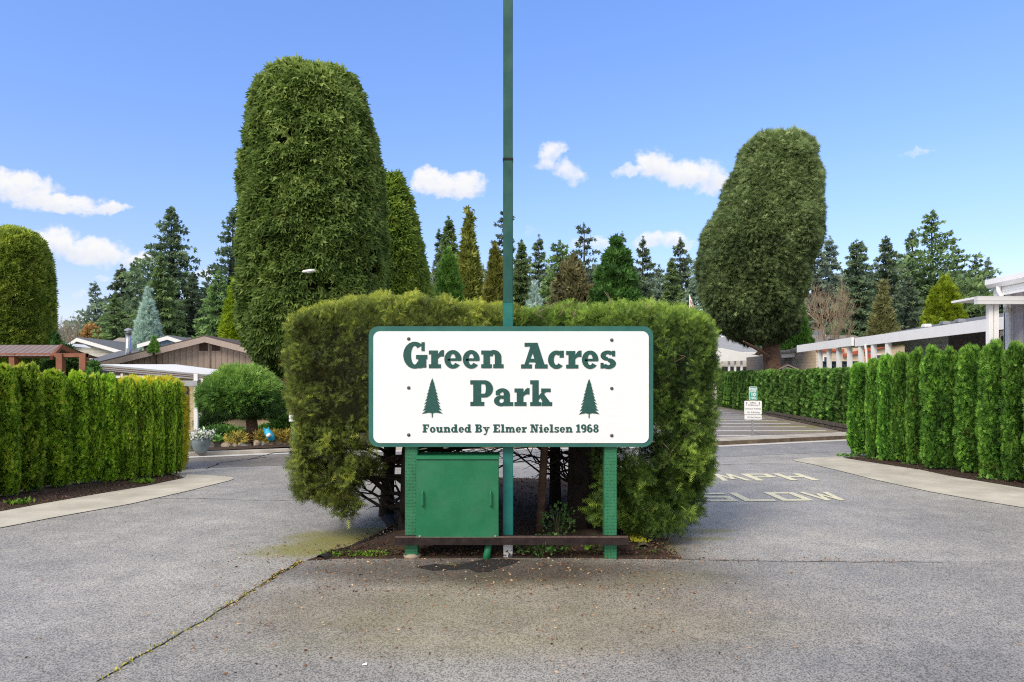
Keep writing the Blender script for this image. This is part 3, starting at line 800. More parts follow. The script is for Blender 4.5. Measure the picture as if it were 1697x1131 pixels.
ra = ramp(t, na.outputs[0], [(.3, (.83, .83, .825)), (.6, (.87, .87, .865))]); rb = ramp(t, nb.outputs[0], [(.3, (.93, .935, .95)), (.7, (1, 1, 1))])
b = N(t, 'ShaderNodeBsdfPrincipled'); L(t, mixc(t, 1, ra.outputs[0], rb.outputs[0], 'MULTIPLY'), b.inputs['Base Color']); b.inputs['Roughness'].default_value = .55
bp = N(t, 'ShaderNodeBump'); bp.inputs['Strength'].default_value = .12; bp.inputs['Distance'].default_value = .004; L(t, na.outputs[0], bp.inputs['Height']); L(t, bp.outputs[0], b.inputs['Normal'])
L(t, b.outputs[0], out.inputs[0]); MATS['sign_white'] = m
wb = MB(); wb.prism(rrect(SX(619), SX(1075), SZ(734.5), SZ(549.5), 11 * S), 'y', YS - .008, YS + .01)
obj('panel', wb, MATS['sign_white'], sign)

# slab-serif letters, cap height 1
def R(x0, y0, x1, y1): return [[(x0, y0), (x1, y0), (x1, y1), (x0, y1)]]
def A(cx, cy, rx, ry, ix, iy, a0, a1, n=20):
    o_ = []; i_ = []
    for k in range(n + 1):
        a = math.radians(a0 + (a1 - a0) * k / n); o_.append((cx + rx * math.cos(a), cy + ry * math.sin(a))); i_.append((cx + ix * math.cos(a), cy + iy * math.sin(a)))
    return [[o_[k], o_[k + 1], i_[k + 1], i_[k]] for k in range(n)]
GLY = {
 'G': (.88, A(.43, .5, .43, .52, .14, .36, 48, 318) + R(.56, 0.02, .86, .5) + R(.48, .35, .90, .51) + R(.68, .66, .80, 1.0) + [[(.56, .1), (.56, .0), (.70, 0), (.72, .15)]]),
 'r': (.58, R(.09, 0, .35, .68) + R(0, 0, .47, .15) + R(0, .53, .2, .68) + [[(.33, .34), (.36, .54), (.44, .66), (.52, .70), (.59, .69), (.59, .45), (.47, .45), (.42, .43)]]),
 'e': (.64, A(.32, .34, .32, .36, .10, .21, 0, 322) + R(.12, .28, .63, .38)),
 'n': (.82, R(.08, 0, .32, .68) + R(0, 0, .39, .15) + R(0, .53, .2, .68) + R(.50, 0, .74, .42) + R(.44, 0, .82, .15) + A(.46, .42, .28, .28, .04, .12, 0, 165)),
 'A': (.98, [[(.33, 1), (.62, 1), (.93, 0), (.60, 0)], [(.11, .1), (.26, .1), (.50, .78), (.38, .95)]] + R(.13, .85, .5, 1) + R(.26, .24, .68, .38) + R(0, 0, .41, .16) + R(.52, 0, 1.0, .16)),
 'c': (.62, A(.32, .34, .32, .36, .10, .20, 52, 318) + R(.44, .42, .60, .69)),
 's': (.58, A(.28, .50, .26, .20, .07, .06, 20, 275) + A(.30, .19, .28, .21, .07, .06, -165, 92) + R(.44, .47, .55, .69) + R(.02, 0, .13, .22)),
 'P': (.86, R(.11, 0, .41, 1) + R(0, 0, .53, .16) + R(0, .84, .3, 1) + R(.35, .85, .55, 1) + R(.35, .33, .55, .48) + A(.54, .665, .32, .335, .05, .185, -90, 90)),
 'a': (.74, R(.38, 0, .62, .44) + R(.42, 0, .75, .15) + A(.33, .44, .29, .25, .05, .11, 0, 150) + A(.29, .20, .29, .215, .08, .085, 50, 330) + R(.07, .42, .24, .58)),
 'k': (.88, R(.09, 0, .35, 1) + R(0, .85, .2, 1) + R(0, 0, .45, .15) + [[(.33, .22), (.33, .38), (.54, .60), (.70, .60)], [(.40, .36), (.56, .48), (.84, .12), (.54, .08)]] + R(.45, .54, .84, .68) + R(.47, 0, .90, .15)),
 'F': (.80, R(.10, 0, .40, 1) + R(0, 0, .5, .16) + R(0, .84, .76, 1) + R(.62, .64, .76, .9) + R(.38, .42, .6, .56)),
 'o': (.66, A(.33, .34, .33, .36, .10, .20, 0, 360)),
 'u': (.84, R(.08, .25, .32, .68) + R(0, .53, .2, .68) + R(.50, 0, .74, .68) + R(.42, .53, .6, .68) + R(.5, 0, .84, .15) + A(.38, .28, .30, .30, .06, .14, 180, 340)),
 'd': (.82, A(.31, .34, .31, .36, .09, .20, 0, 360) + R(.46, 0, .70, 1) + R(.36, .85, .55, 1) + R(.55, 0, .82, .15)),
 'B': (.86, R(.10, 0, .40, 1) + R(0, 0, .5, .15) + R(0, .85, .5, 1) + A(.50, .75, .29, .25, .06, .11, -90, 90) + A(.50, .27, .34, .27, .07, .13, -90, 90) + R(.35, .44, .52, .58)),
 'y': (.80, [[(.10, .6), (.38, .6), (.55, .05), (.40, -.02)], [(.56, .6), (.70, .6), (.42, -.22), (.28, -.22)]] + R(0, .54, .42, .68) + R(.48, .54, .80, .68) + R(.10, -.30, .40, -.14)),
 'E': (.84, R(.10, 0, .40, 1) + R(0, 0, .80, .16) + R(0, .84, .78, 1) + R(.64, .64, .78, .9) + R(.66, .1, .80, .36) + R(.38, .43, .6, .57)),
 'l': (.48, R(.10, 0, .36, 1) + R(0, .85, .2, 1) + R(0, 0, .47, .15)),
 'm': (1.16, R(.08, 0, .30, .68) + R(0, 0, .35, .15) + R(0, .53, .2, .68) + R(.46, 0, .68, .45) + R(.42, 0, .72, .15) + R(.84, 0, 1.06, .45) + R(.80, 0, 1.14, .15) + A(.42, .42, .26, .28, .05, .12, 0, 165) + A(.80, .42, .26, .28, .05, .12, 0, 165)),
 'N': (1.0, R(.12, 0, .28, 1) + R(.70, 0, .86, 1) + [[(.12, 1), (.42, 1), (.86, 0), (.60, 0)]] + R(0, 0, .42, .15) + R(0, .85, .34, 1) + R(.56, .85, 1.0, 1)),
 'i': (.46, R(.10, 0, .36, .68) + R(0, .53, .2, .68) + R(0, 0, .46, .15) + A(.22, .86, .14, .13, 0, 0, 0, 360, 10)),
 '1': (.50, R(.14, 0, .40, 1) + R(0, 0, .52, .15) + R(0, .74, .2, .9)),
 '9': (.66, A(.33, .68, .33, .33, .09, .16, 0, 360) + A(.33, .40, .33, .41, .09, .25, -130, 20)),
 '6': (.66, A(.33, .32, .33, .33, .09, .16, 0, 360) + A(.33, .60, .33, .41, .09, .25, 50, 200)),
 '8': (.66, A(.33, .27, .33, .28, .10, .13, 0, 360) + A(.33, .75, .29, .26, .09, .12, 0, 360)),
}
def word_mesh(spec, capy, basey, Yf, th=.006):
    """spec: list of (char, px0, px1)"""
    mb = MB(); k = 0; H_ = (basey - capy) * S
    for ch, a, b_ in spec:
        w, polys = GLY[ch]; x0 = SX(a); sx = (b_ - a) * S / w
        for p in polys:
            k += 1; d = Yf - th - .00012 * (k % 9)
            q = [(x0 + u * sx, SZ(basey) + v * H_) for u, v in p]
            mb.prism(q, 'y', d, Yf)
    return mb
YF = YS - .008
W1 = [('G', 668.5, 707.5), ('r', 711, 735.5), ('e', 736.5, 765), ('e', 767, 795), ('n', 797.5, 834.5)]
W2 = [('A', 863.5, 906.5), ('c', 908, 935), ('r', 938, 963), ('e', 964, 991.5), ('s', 994, 1020.5)]
W3 = [('P', 779.5, 817), ('a', 818.5, 850), ('r', 852.5, 877), ('k', 878.5, 914)]
o = obj('lettering', word_mesh(W1, 567.5, 610.5, YF), MATS['letter_green'], sign); o['label'] = 'raised green slab letters reading Green'
o = obj('lettering', word_mesh(W2, 568.5, 611, YF), MATS['letter_green'], sign); o['label'] = 'raised green slab letters reading Acres'
o = obj('lettering', word_mesh(W3, 630.5, 673, YF), MATS['letter_green'], sign); o['label'] = 'raised green slab letters reading Park'
def layout(text, x0, x1, track=.07, space=.36):
    tot = 0
    for i, ch in enumerate(text): tot += space if ch == ' ' else GLY[ch][0] + track
    tot -= track; k = (x1 - x0) / tot; x = x0; out_ = []
    for ch in text:
        if ch == ' ': x += space * k; continue
        w = GLY[ch][0] * k; out_.append((ch, x, x + w)); x += w + track * k
    return out_
lay = layout('Founded By Elmer Nielsen 1968', 700.5, 992); k0 = 0
for wd in ('Founded', 'By', 'Elmer', 'Nielsen', '1968'):
    o = obj('lettering', word_mesh(lay[k0:k0 + len(wd)], 703.5, 717, YF, .004), MATS['letter_green'], sign); o['label'] = 'small green letters reading ' + wd; k0 += len(wd)
def emblem(cx, top, bot, w):
    rr = random.Random(5); L_ = []; n = 11
    for i in range(n):
        t_ = (i + 1) / n; hw = w / 2 * (t_ ** .85) * (1 + .06 * math.sin(i * 2.1))
        if i == n - 1: hw *= .96
        y = top + (bot - 6.5 - top) * t_
        L_.append((hw, y)); 
        if i < n - 1: L_.append((hw * (.62 + .06 * (i % 3)), y - (bot - top) / n * .22))
    right = [(cx + .0, top)] + [(cx + a, b_) for a, b_ in L_] + [(cx + w * .16, bot - 8), (cx + 1, bot - 7), (cx + .8, bot)]
    left = [(cx - .8, bot), (cx - 1, bot - 7), (cx - w * .16, bot - 8)] + [(cx - a, b_ + .5) for a, b_ in L_[::-1]]
    return MB().prism([(SX(a), SZ(b_)) for a, b_ in right + left], 'y', YF - .006, YF)
for cx, a in ((716.5, 627), (976, 628)):
    o = obj('tree_emblem', emblem(cx, a, a + 65, 34), MATS['letter_green'], sign)
for px in (677.5, 1013.5):
    for py in ((562, 643, 721) if px < 800 else (564, 644, 722)):
        mb = MB(); c = (SX(px), SZ(py)); n = 12; vs = []
        for r_b, yy in ((.021, YF - .001), (.019, YF - .009), (.008, YF - .015)):
            vs += [(c[0] + r_b * math.cos(2 * PI * k / n), yy, c[1] + r_b * math.sin(2 * PI * k / n)) for k in range(n)]
        mb.add(vs, [(i * n + k, i * n + (k + 1) % n, (i + 1) * n + (k + 1) % n, (i + 1) * n + k) for i in range(2) for k in range(n)] + [tuple(range(2 * n, 3 * n))])
        obj('bolt', mb, MATS['bolt_steel'], sign)
# posts: pressure treated with incising marks
m, t, out = nt('post_green')
tc = N(t, 'ShaderNodeTexCoord'); br_ = N(t, 'ShaderNodeTexBrick')
br_.inputs['Scale'].default_value = 1; br_.inputs['Brick Width'].default_value = .022; br_.inputs['Row Height'].default_value = .03; br_.inputs['Mortar Size'].default_value = .0035
br_.inputs['Color1'].default_value = (.018, .15, .065, 1); br_.inputs['Color2'].default_value = (.028, .23, .10, 1); br_.inputs['Mortar'].default_value = (.03, .24, .11, 1)
mpn = N(t, 'ShaderNodeMapping'); mpn.inputs['Rotation'].default_value = (PI / 2, 0, 0); L(t, tc.outputs['Object'], mpn.inputs[0]); 
vo = N(t, 'ShaderNodeTexVoronoi'); vo.inputs['Scale'].default_value = 1; mp2 = N(t, 'ShaderNodeMapping'); mp2.inputs['Scale'].default_value = (58, 58, 26); L(t, tc.outputs['Object'], mp2.inputs[0]); L(t, mp2.outputs[0], vo.inputs['Vector'])
vo.inputs['Randomness'].default_value = .35
slot = ramp(t, vo.outputs['Distance'], [(.16, (0.30, .30, .30)), (.30, (1, 1, 1))])
ng = noise(t, tc.outputs['Object'], 7, 5); rg = ramp(t, ng.outputs[0], [(.3, (.015, .14, .06)), (.7, (.028, .20, .09))])
b = N(t, 'ShaderNodeBsdfPrincipled'); L(t, mixc(t, 1, rg.outputs[0], slot.outputs[0], 'MULTIPLY'), b.inputs['Base Color']); b.inputs['Roughness'].default_value = .6
bp = N(t, 'ShaderNodeBump'); bp.inputs['Distance'].default_value = .004; bp.inputs['Strength'].default_value = .6; L(t, slot.outputs[0], bp.inputs['Height']); L(t, bp.outputs[0], b.inputs['Normal'])
L(t, b.outputs[0], out.inputs[0]); MATS['post_green'] = m
for a, b_ in ((670, 691), (1002.5, 1023.5)):
    mb = MB(); mb.box(SX(a), SX(b_), YS + .05, YS + .05 + 21 * S, -.05, SZ(560), .006)
    obj('post', mb, MATS['post_green'], sign)
for a, b_ in ((680.5, 925),):
    pass
# rusty angle iron bolted across the posts
mb = MB(); z1 = SZ(888.5); z0 = SZ(902)
pr = [(YS - .045, z0), (YS - .045, z1 - .012), (YS + .045, z1), (YS + .045, z1 - .012), (YS - .033, z1 - .024), (YS - .033, z0)]
mb.prism(pr, 'x', SX(655), SX(1041.5)); obj('angle_rail', mb, MATS['rust'], sign)
mb = MB(); mb.box(SX(656), SX(1040), YS - .046, YS - .030, z1 - .010, z1 + .002, .002); plain('rust_pale', (.16, .10, .085), .7, .5, 14, .2); obj('rail_edge', mb, MATS['rust_pale'], sign)
# small concrete collar at the left post
mb = MB(); mb.lathe([(.10, 0), (.11, .03), (.08, .055), (.02, .06)], SX(681), YS + .12, 12); obj('post_footing', mb, MATS['stone_tan'], sign, smooth=True)

# centre mast
Yp = YS + .045
mast = thing('tall_mast', 'tall square teal steel mast rising behind the sign out of the picture', 'pole', (SX(842), Yp + .1, 0))
w = 16.2 * S; cx = SX(841.8)
mb = MB(); mb.box(cx - w / 2, cx + w / 2, Yp + .055, Yp + .055 + w, SZ(258), 9.6, .006); obj('upper_shaft', mb, MATS['pole_teal'], mast)
mb = MB(); mb.box(cx - w / 2 - .002, cx + w / 2 + .002, Yp + .053, Yp + .057 + w, SZ(500), SZ(261), .006); obj('middle_shaft', mb, MATS['pole_teal'], mast)
mb = MB(); mb.box(cx - w / 2 - .004, cx + w / 2 + .004, Yp + .05, Yp + .06 + w, SZ(902), SZ(500), .006); obj('lower_shaft', mb, MATS['pole_teal_low'], mast)
mb = MB(); mb.box(cx - w / 2 - .005, cx + w / 2 + .005, Yp + .048, Yp + .062 + w, SZ(261.2), SZ(257.8)); obj('joint_band', mb, MATS['tar_dark'], mast)
m, t, out = nt('white_chipped'); tc = N(t, 'ShaderNodeTexCoord')
s_ = N(t, 'ShaderNodeSeparateXYZ'); L(t, tc.outputs['Object'], s_.inputs[0])
hh = math_(t, 'SUBTRACT', noise(t, tc.outputs['Object'], 25, 4, .7).outputs[0], math_(t, 'MULTIPLY', s_.outputs[2], 1.2))
r = ramp(t, hh, [(.44, (.7, .7, .7)), (.50, (.05, .05, .05))])
b = N(t, 'ShaderNodeBsdfPrincipled'); L(t, r.outputs[0], b.inputs['Base Color']); L(t, b.outputs[0], out.inputs[0]); MATS['white_chipped'] = m
mb = MB(); mb.box(cx - w / 2 + .002, cx + w / 2 - .002, Yp + .052, Yp + .05 + w, -.05, SZ(901), .004); obj('base_sleeve', mb, MATS['white_chipped'], mast)

# cabinet
cab = thing('electrical_cabinet', 'square green metal cabinet with two handles standing on the rusty rail under the sign', 'cabinet', (SX(758), YS, SZ(890)))
x0, x1, zt, zb = SX(690.5), SX(826.5), SZ(756), SZ(891)
mb = MB(); mb.box(x0 + .006, x1 - .006, YS - .02, YS + .42, zb + .002, zt - .01, .006); obj('body', mb, MATS['cabinet_green'], cab)
mb = MB(); mb.box(x0, x1, YS - .045, YS - .022, zb, SZ(762), .005); obj('door', mb, MATS['cabinet_green'], cab)
mb = MB(); mb.box(x0 - .006, x1 + .004, YS - .06, YS + .44, SZ(761), zt + .004, .005); obj('lid', mb, MATS['cabinet_edge'], cab)
for hx in (701.5, 813.5):
    mb = MB(); X = SX(hx)
    mb.box(X - .017, X + .017, YS - .050, YS - .045, SZ(839), SZ(812)); mb.tube([(X, YS - .045, SZ(814)), (X, YS - .075, SZ(814)), (X, YS - .08, SZ(816)), (X, YS - .08, SZ(835)), (X, YS - .075, SZ(837)), (X, YS - .045, SZ(837))], .011, 8)
    obj('handle', mb, MATS['cabinet_edge'], cab, smooth=False)
for hx, hy in ((696.5, 887.5), (821, 887.5)):
    mb = MB(); X, Z = SX(hx), SZ(hy); n = 10
    vs = [(X + r_b * math.cos(2 * PI * k / n), yy, Z + r_b * math.sin(2 * PI * k / n)) for r_b, yy in ((.013, YS - .046), (.011, YS - .053)) for k in range(n)]
    mb.add(vs, [(k, (k + 1) % n, n + (k + 1) % n, n + k) for k in range(n)] + [tuple(range(n, 2 * n))]); obj('screw', mb, MATS['stone_tan'], cab)
mb = MB(); mb.tube([(SX(805), YS + .03, -.02), (SX(808), YS + .05, .10), (SX(812), YS + .1, SZ(893))], .043, 14)
tag(obj('conduit_pipe', mb, MATS['cabinet_edge'], smooth=True), 'short green conduit pipe coming out of the soil below the cabinet', 'pipe')

# ------------------------------------------------------------------ YEW HEDGE behind the sign (two clipped yews grown together)
def superq(n, c, a, p, seed, jit):
    r_ = np.random.default_rng(seed)
    # even-ish sampling on a box then projected on the superellipsoid
    ar = np.array([a[1] * a[2], a[0] * a[2], a[0] * a[1]]); ar = ar / ar.sum()
    ax = r_.choice(3, size=n, p=ar); q = r_.uniform(-1, 1, (n, 3)); sg = r_.choice([-1, 1], n)
    q[np.arange(n), ax] = sg
    k = (np.abs(q) ** np.array(p)[None]).sum(1) ** (-1 / np.mean(p)); q *= k[:, None]
    Nn = unit(np.sign(q) * np.abs(q) ** (np.array(p)[None] - 1) / np.array(a)[None])
    pts = np.array(c)[None] + q * np.array(a)[None]
    d = np.abs(r_.normal(size=n)) * jit
    return pts, Nn, d
def yew(label, c, a, p, seed, zfun, n, mat, trunks, limbs, extra=()):
    root = thing('yew_hedge', label, 'hedge', (trunks[0][0], trunks[0][1], 0))
    pts, Nn, d = superq(n, c, a, p, seed, .055)
    dsp = wav(pts, .45, seed + 1, 3) * .09; tuft = wav(pts, 2.3, seed + 2, 2); pts += Nn * (dsp - d + tuft * .075)[:, None]
    tap = 1 - .19 * np.clip((2.5 - pts[:, 2]) / 2.2, 0, 1); pts[:, 0] = c[0] + (pts[:, 0] - c[0]) * tap
    zl = zfun(pts) + wav(pts, .8, seed + 3, 4) * .24
    keep = (pts[:, 2] > zl)
    # ragged hollows low in the hedge
    low = np.clip((1.9 - pts[:, 2]) / 1.2, 0, 1); hol = wav(pts, .9, seed + 4, 3)
    keep &= ~((hol < -.64 + .48 * low) & (low > .05))
    pts, Nn, d, tuft = pts[keep], Nn[keep], d[keep], tuft[keep]
    r_ = np.random.default_rng(seed + 11)
    for (ex, ey, ez, ra, rb, rc, m) in extra:
        q = r_.normal(size=(m, 3)); q = q / np.linalg.norm(q, axis=1, keepdims=True) * (r_.random((m, 1)) ** .4)
        pts = np.concatenate([pts, np.array([[ex, ey, ez]]) + q * np.array([[ra, rb, rc]])]); Nn = np.concatenate([Nn, unit(q * np.array([[1, 1, .6]]))]); d = np.concatenate([d, (1 - np.linalg.norm(q, axis=1)) * .2]); tuft = np.concatenate([tuft, r_.normal(size=m) * .3])
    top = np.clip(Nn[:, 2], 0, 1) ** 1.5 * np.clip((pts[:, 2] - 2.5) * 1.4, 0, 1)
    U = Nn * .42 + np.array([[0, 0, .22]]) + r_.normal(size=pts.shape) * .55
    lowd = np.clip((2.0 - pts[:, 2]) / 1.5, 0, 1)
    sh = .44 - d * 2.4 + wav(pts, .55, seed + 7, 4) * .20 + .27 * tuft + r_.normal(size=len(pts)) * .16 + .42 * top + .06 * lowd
    size = .082 * (.7 + .6 * r_.random(len(pts))) * (1 + .40 * lowd)
    parts = [leaves(pts, U, size, 'yew', sh, 1.0, r_)]
    # inner core against see-through, interior shade put in its colour, upper part only
    core = MB(); vs = []; fs = []; nu, nv = 28, 12
    zc = zfun.core
    for j in range(nv + 1):
        ph = -PI / 2 + PI * j / nv
        for i in range(nu):
            th = 2 * PI * i / nu
            dv = np.array([math.cos(ph) * math.cos(th), math.cos(ph) * math.sin(th), math.sin(ph)])
            k = (np.abs(dv) ** np.array(p)).sum() ** (-1 / np.mean(p)); q = dv * k * (np.array(a) - .32)
            x, y, z = c[0] + q[0], c[1] + q[1], c[2] + q[2]; vs.append((x, y, max(z, zc)))
    for j in range(nv):
        for i in range(nu): fs.append((j * nu + i, j * nu + (i + 1) % nu, (j + 1) * nu + (i + 1) % nu, (j + 1) * nu + i))
    core.add(vs, fs); parts.append(tris_of(core, 0.0))
    leafobj('foliage', parts, mat, root, off=root.location)
    for tr in trunks:
        mb = MB(); x, y, r0, h = tr[:4]; lx = tr[4] if len(tr) > 4 else .1
        mb.tube([(x, y, -.02), (x + lx * .3, y, h * .3), (x + lx * .6, y + .02, h * .65), (x + lx, y, h)], [r0 * 1.25, r0, r0 * .95, r0 * .8], 10)
        obj('trunk', mb, MATS[tr[5] if len(tr) > 5 else 'bark_dark'], root, smooth=True)
    mb = MB(); rr = random.Random(seed)
    for (xa, ya, za, xb, yb, zb2, r0) in limbs:
        m_ = 6; pl = []
        for i in range(m_ + 1):
            t_ = i / m_; pl.append(Vector((xa + (xb - xa) * t_, ya + (yb - ya) * t_, za + (zb2 - za) * t_ + .12 * math.sin(t_ * PI) * rr.uniform(-1, 1))) + Vector((rr.gauss(0, .02), rr.gauss(0, .03), rr.gauss(0, .02))))
        mb.tube(pl, [r0 * (1 - .75 * i / m_) for i in range(m_ + 1)], 5)
        for q in range(4):
            s0 = pl[rr.randint(2, m_)]; dirv = (pl[-1] - pl[0]).normalized() + Vector((rr.gauss(0, .5), rr.gauss(0, .5), rr.gauss(0, .5)))
            mb.tube([s0, s0 + dirv * .15, s0 + dirv * .32 + Vector((0, 0, rr.gauss(0, .06)))], [r0 * .3, r0 * .2, .002], 4)
    obj('branches', mb, MATS['bark_dark'], root)
    return root
def pxf(pts): return pts[:, 0] / pts[:, 1] * F + 848.5
def zl_left(pts):
    q = pxf(pts); return np.interp(q, [470, 500, 560, 610, 650, 700, 860], [.95, .70, .72, 1.0, 1.35, 1.45, 1.5])
zl_left.core = 1.45
def zl_right(pts):
    q = pxf(pts); return np.interp(q, [820, 975, 1000, 1040, 1100, 1160, 1200], [1.5, 1.35, .62, .40, .28, .50, .95])
zl_right.core = 1.6
lim = []
rr = random.Random(21)
tl = (X_at(678, 9.3), 9.3)
for i in range(16):
    lim.append((tl[0], tl[1], rr.uniform(.35, 1.2), rr.uniform(-3.0, -2.0), 9.3 + rr.uniform(-.6, .9), rr.uniform(.55, 1.3), rr.uniform(.018, .035)))
lim.append((tl[0], tl[1] - .1, .22, X_at(628, 8.9), 8.8, .62, .035))
for i in range(14): lim.append((tl[0], tl[1], rr.uniform(.6, 1.2), rr.uniform(-.9, .4), 9.3 + rr.uniform(-.4, 1.5), rr.uniform(1.1, 1.6), rr.uniform(.012, .03)))
ex = [(X_at(530, 9.6), 9.6, .95, .42, .5, .30, 2200), (X_at(520, 9.2), 9.2, .68, .26, .3, .13, 800), (X_at(560, 9.1), 9.1, .80, .32, .35, .16, 900), (X_at(575, 8.9), 8.9, .52, .16, .14, .20, 330), (X_at(600, 9), 9.0, .98, .3, .3, .10, 500), (X_at(548, 9), 9.0, .60, .2, .2, .10, 300)]
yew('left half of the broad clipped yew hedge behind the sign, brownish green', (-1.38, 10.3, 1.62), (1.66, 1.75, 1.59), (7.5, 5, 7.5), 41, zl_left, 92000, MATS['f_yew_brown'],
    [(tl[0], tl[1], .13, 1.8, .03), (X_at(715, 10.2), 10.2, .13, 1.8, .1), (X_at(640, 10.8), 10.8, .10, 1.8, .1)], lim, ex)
lim = []; trr = (X_at(962, 9.4), 9.4)
for i in range(24): lim.append((trr[0] + rr.uniform(0, .3), trr[1], rr.uniform(.25, 1.2), rr.uniform(1.4, 2.15), 9.5 + rr.uniform(-.5, 1.0), rr.uniform(.25, 1.2), rr.uniform(.015, .03)))
for i in range(16): lim.append((trr[0], trr[1], rr.uniform(.6, 1.3), rr.uniform(-.7, .6), 9.5 + rr.uniform(-.5, 1.5), rr.uniform(.9, 1.6), rr.uniform(.012, .028)))
lim.append((trr[0], 9.2, .75, X_at(928, 8.9), 8.9, 1.0, .02))
ex = [(X_at(1075, 9.2), 9.3, .62, .55, .5, .35, 2600), (X_at(1050, 8.9), 8.9, .42, .40, .35, .20, 1300), (X_at(1120, 9.4), 9.5, .45, .40, .5, .30, 1600), (X_at(1000, 8.9), 8.9, .45, .22, .2, .18, 420), (X_at(1080, 8.9), 8.9, .28, .45, .3, .09, 900), (X_at(1140, 9.8), 9.9, .9, .35, .5, .4, 1500)]
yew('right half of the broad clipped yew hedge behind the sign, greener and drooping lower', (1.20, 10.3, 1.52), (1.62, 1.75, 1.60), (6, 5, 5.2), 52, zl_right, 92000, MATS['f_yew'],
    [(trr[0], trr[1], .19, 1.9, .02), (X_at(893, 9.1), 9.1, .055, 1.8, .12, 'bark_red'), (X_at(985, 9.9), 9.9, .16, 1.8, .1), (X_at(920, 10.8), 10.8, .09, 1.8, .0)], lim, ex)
yr = [o for o in bpy.data.objects if o.get('label', '').startswith('right half of the broad')][0]
mb = MB(); rr = random.Random(91)
for (px, py, Yq) in ((905, 532, 8.75), (925, 528, 8.8), (948, 536, 8.75), (893, 520, 9.0), (1010, 510, 9.0), (1065, 522, 8.95), (1100, 640, 8.65), (1092, 690, 8.6), (1120, 610, 8.7), (1140, 720, 8.7), (1108, 760, 8.6), (1155, 560, 9.0)):
    a = P(px, py, Yq); dv = Vector((rr.uniform(-.8, .8), -.25, rr.uniform(.3, 1))).normalized()
    m1 = a + dv * .09 + Vector((0, -.02, 0)); b_ = a + dv * .2 + Vector((rr.gauss(0, .03), -.03, 0)); mb.tube([a - dv * .15 + Vector((0, .12, 0)), a, m1, b_], [.010, .009, .007, .003], 5)
    mb.tube([m1, m1 + Vector((rr.gauss(0, .06), -.02, .07)), m1 + Vector((rr.gauss(0, .10), -.02, .13))], [.005, .004, .002], 4)
obj('bare_twigs', mb, MATS['twig_pale'], yr)
# holly sapling under the hedge
def small_plant(name, label, loc, h, spread, n, size, mat, tmpl='leaf', seed=1, width=.7, cat='plant', stems=5, group=None, stem_mat='bark'):
    r_ = np.random.default_rng(seed); root = thing(name, label, cat, loc, group)
    q = r_.normal(size=(n, 3)); q = q / np.linalg.norm(q, axis=1, keepdims=True) * r_.random((n, 1)) ** .45
    pts = q * np.array([[spread, spread, h / 2]]) + np.array([[0, 0, h / 2]])
    pts[:, 2] = np.maximum(pts[:, 2], .02)
    U = unit(q) + np.array([[0, 0, .3]]) + r_.normal(size=q.shape) * .4
    leafobj('leaves', [leaves(pts, U, size * (.7 + .6 * r_.random(n)), tmpl, .2 + .35 * np.linalg.norm(q, axis=1) + r_.normal(size=n) * .15, width, r_)], mat, root)
    mb = MB()
    for i in range(stems):
        a = r_.random() * 6.28; rr_2 = spread * .6 * r_.random(); mb.tube([(0, 0, -.02), (math.cos(a) * rr_2 * .4, math.sin(a) * rr_2 * .4, h * .4), (math.cos(a) * rr_2, math.sin(a) * rr_2, h * .8)], [.008 * h + .004, .006, .003], 5)
    obj('stem', mb, MATS[stem_mat], root, world=False)
    return root
small_plant('holly_seedling', 'small dark holly seedling growing under the yew hedge right of the mast', (X_at(925, 8.75), 8.75, .08), .48, .24, 230, .05, MATS['f_pyramid'], 'cluster', 3)
small_plant('ivy_clump', 'low dark ivy clump on the soil below the rusty rail', (X_at(898, 8.35), 8.35, .05), .16, .38, 330, .05, MATS['f_pyramid'], 'leaf', 4)
def fern(name, label, loc, n, ln, mat, seed, droop=.9, wid=.16, cat='fern', group=None):
    r_ = random.Random(seed); root = thing(name, label, cat, loc, group)
    pts = []; U = []; sz = []
    st = MB()
    for k in range(n):
        a = 2 * PI * k / n + r_.uniform(-.3, .3); e = r_.uniform(.5, 1.1); L_ = ln * r_.uniform(.7, 1.1); prev = None; path = []
        for i in range(15):
            t_ = i / 14; rad = L_ * t_ * math.cos(e) ** .5; z = L_ * (math.sin(e) * t_ - droop * t_ * t_ * .62); c = Vector((math.cos(a) * rad, math.sin(a) * rad, max(z, .01)))
            path.append(c)
            if i > 1:
                for sg in (-1, 1):
                    pts.append(tuple(c)); U.append((-math.sin(a) * sg + .4 * math.cos(a), math.cos(a) * sg + .4 * math.sin(a), -.15)); sz.append(wid * ln * (1.15 - t_) ** .7 * .9)
        st.tube(path[::2], [.004 * (1 - .1 * q) + .001 for q in range(len(path[::2]))], 4)
    pts = np.array(pts); r2_ = np.random.default_rng(seed)
    leafobj('fronds', [leaves(pts, np.array(U), np.array(sz), 'leaf', .5 + r2_.normal(size=len(pts)) * .2, .35, r2_), tris_of(st, .4)], mat, root)
    return root
fern('small_fern', 'small bright fern sprig at the asphalt edge beside the right post', (G(1070, 918).x, G(1070, 918).y, .01), 5, .26, MATS['f_weed'], 3)
small_plant('weed_sprig', 'bright green weed sprig under the rail left of the right post', (G(981, 919).x, G(981, 919).y, .01), .20, .10, 60, .06, MATS['f_weed'], 'leaf', 8)
# twig and stick on the asphalt
mb = MB(); a = G(1090, 921); b_ = G(1128, 927); mb.tube([a + Vector((0, 0, .02)), a.lerp(b_, .5) + Vector((0, .03, .02)), b_ + Vector((0, 0, .02))], [.006, .010, .02], 6)
tag(obj('fallen_stick', mb, MATS['bark_red']), 'short brown stick lying on the asphalt right of the fern', 'stick')

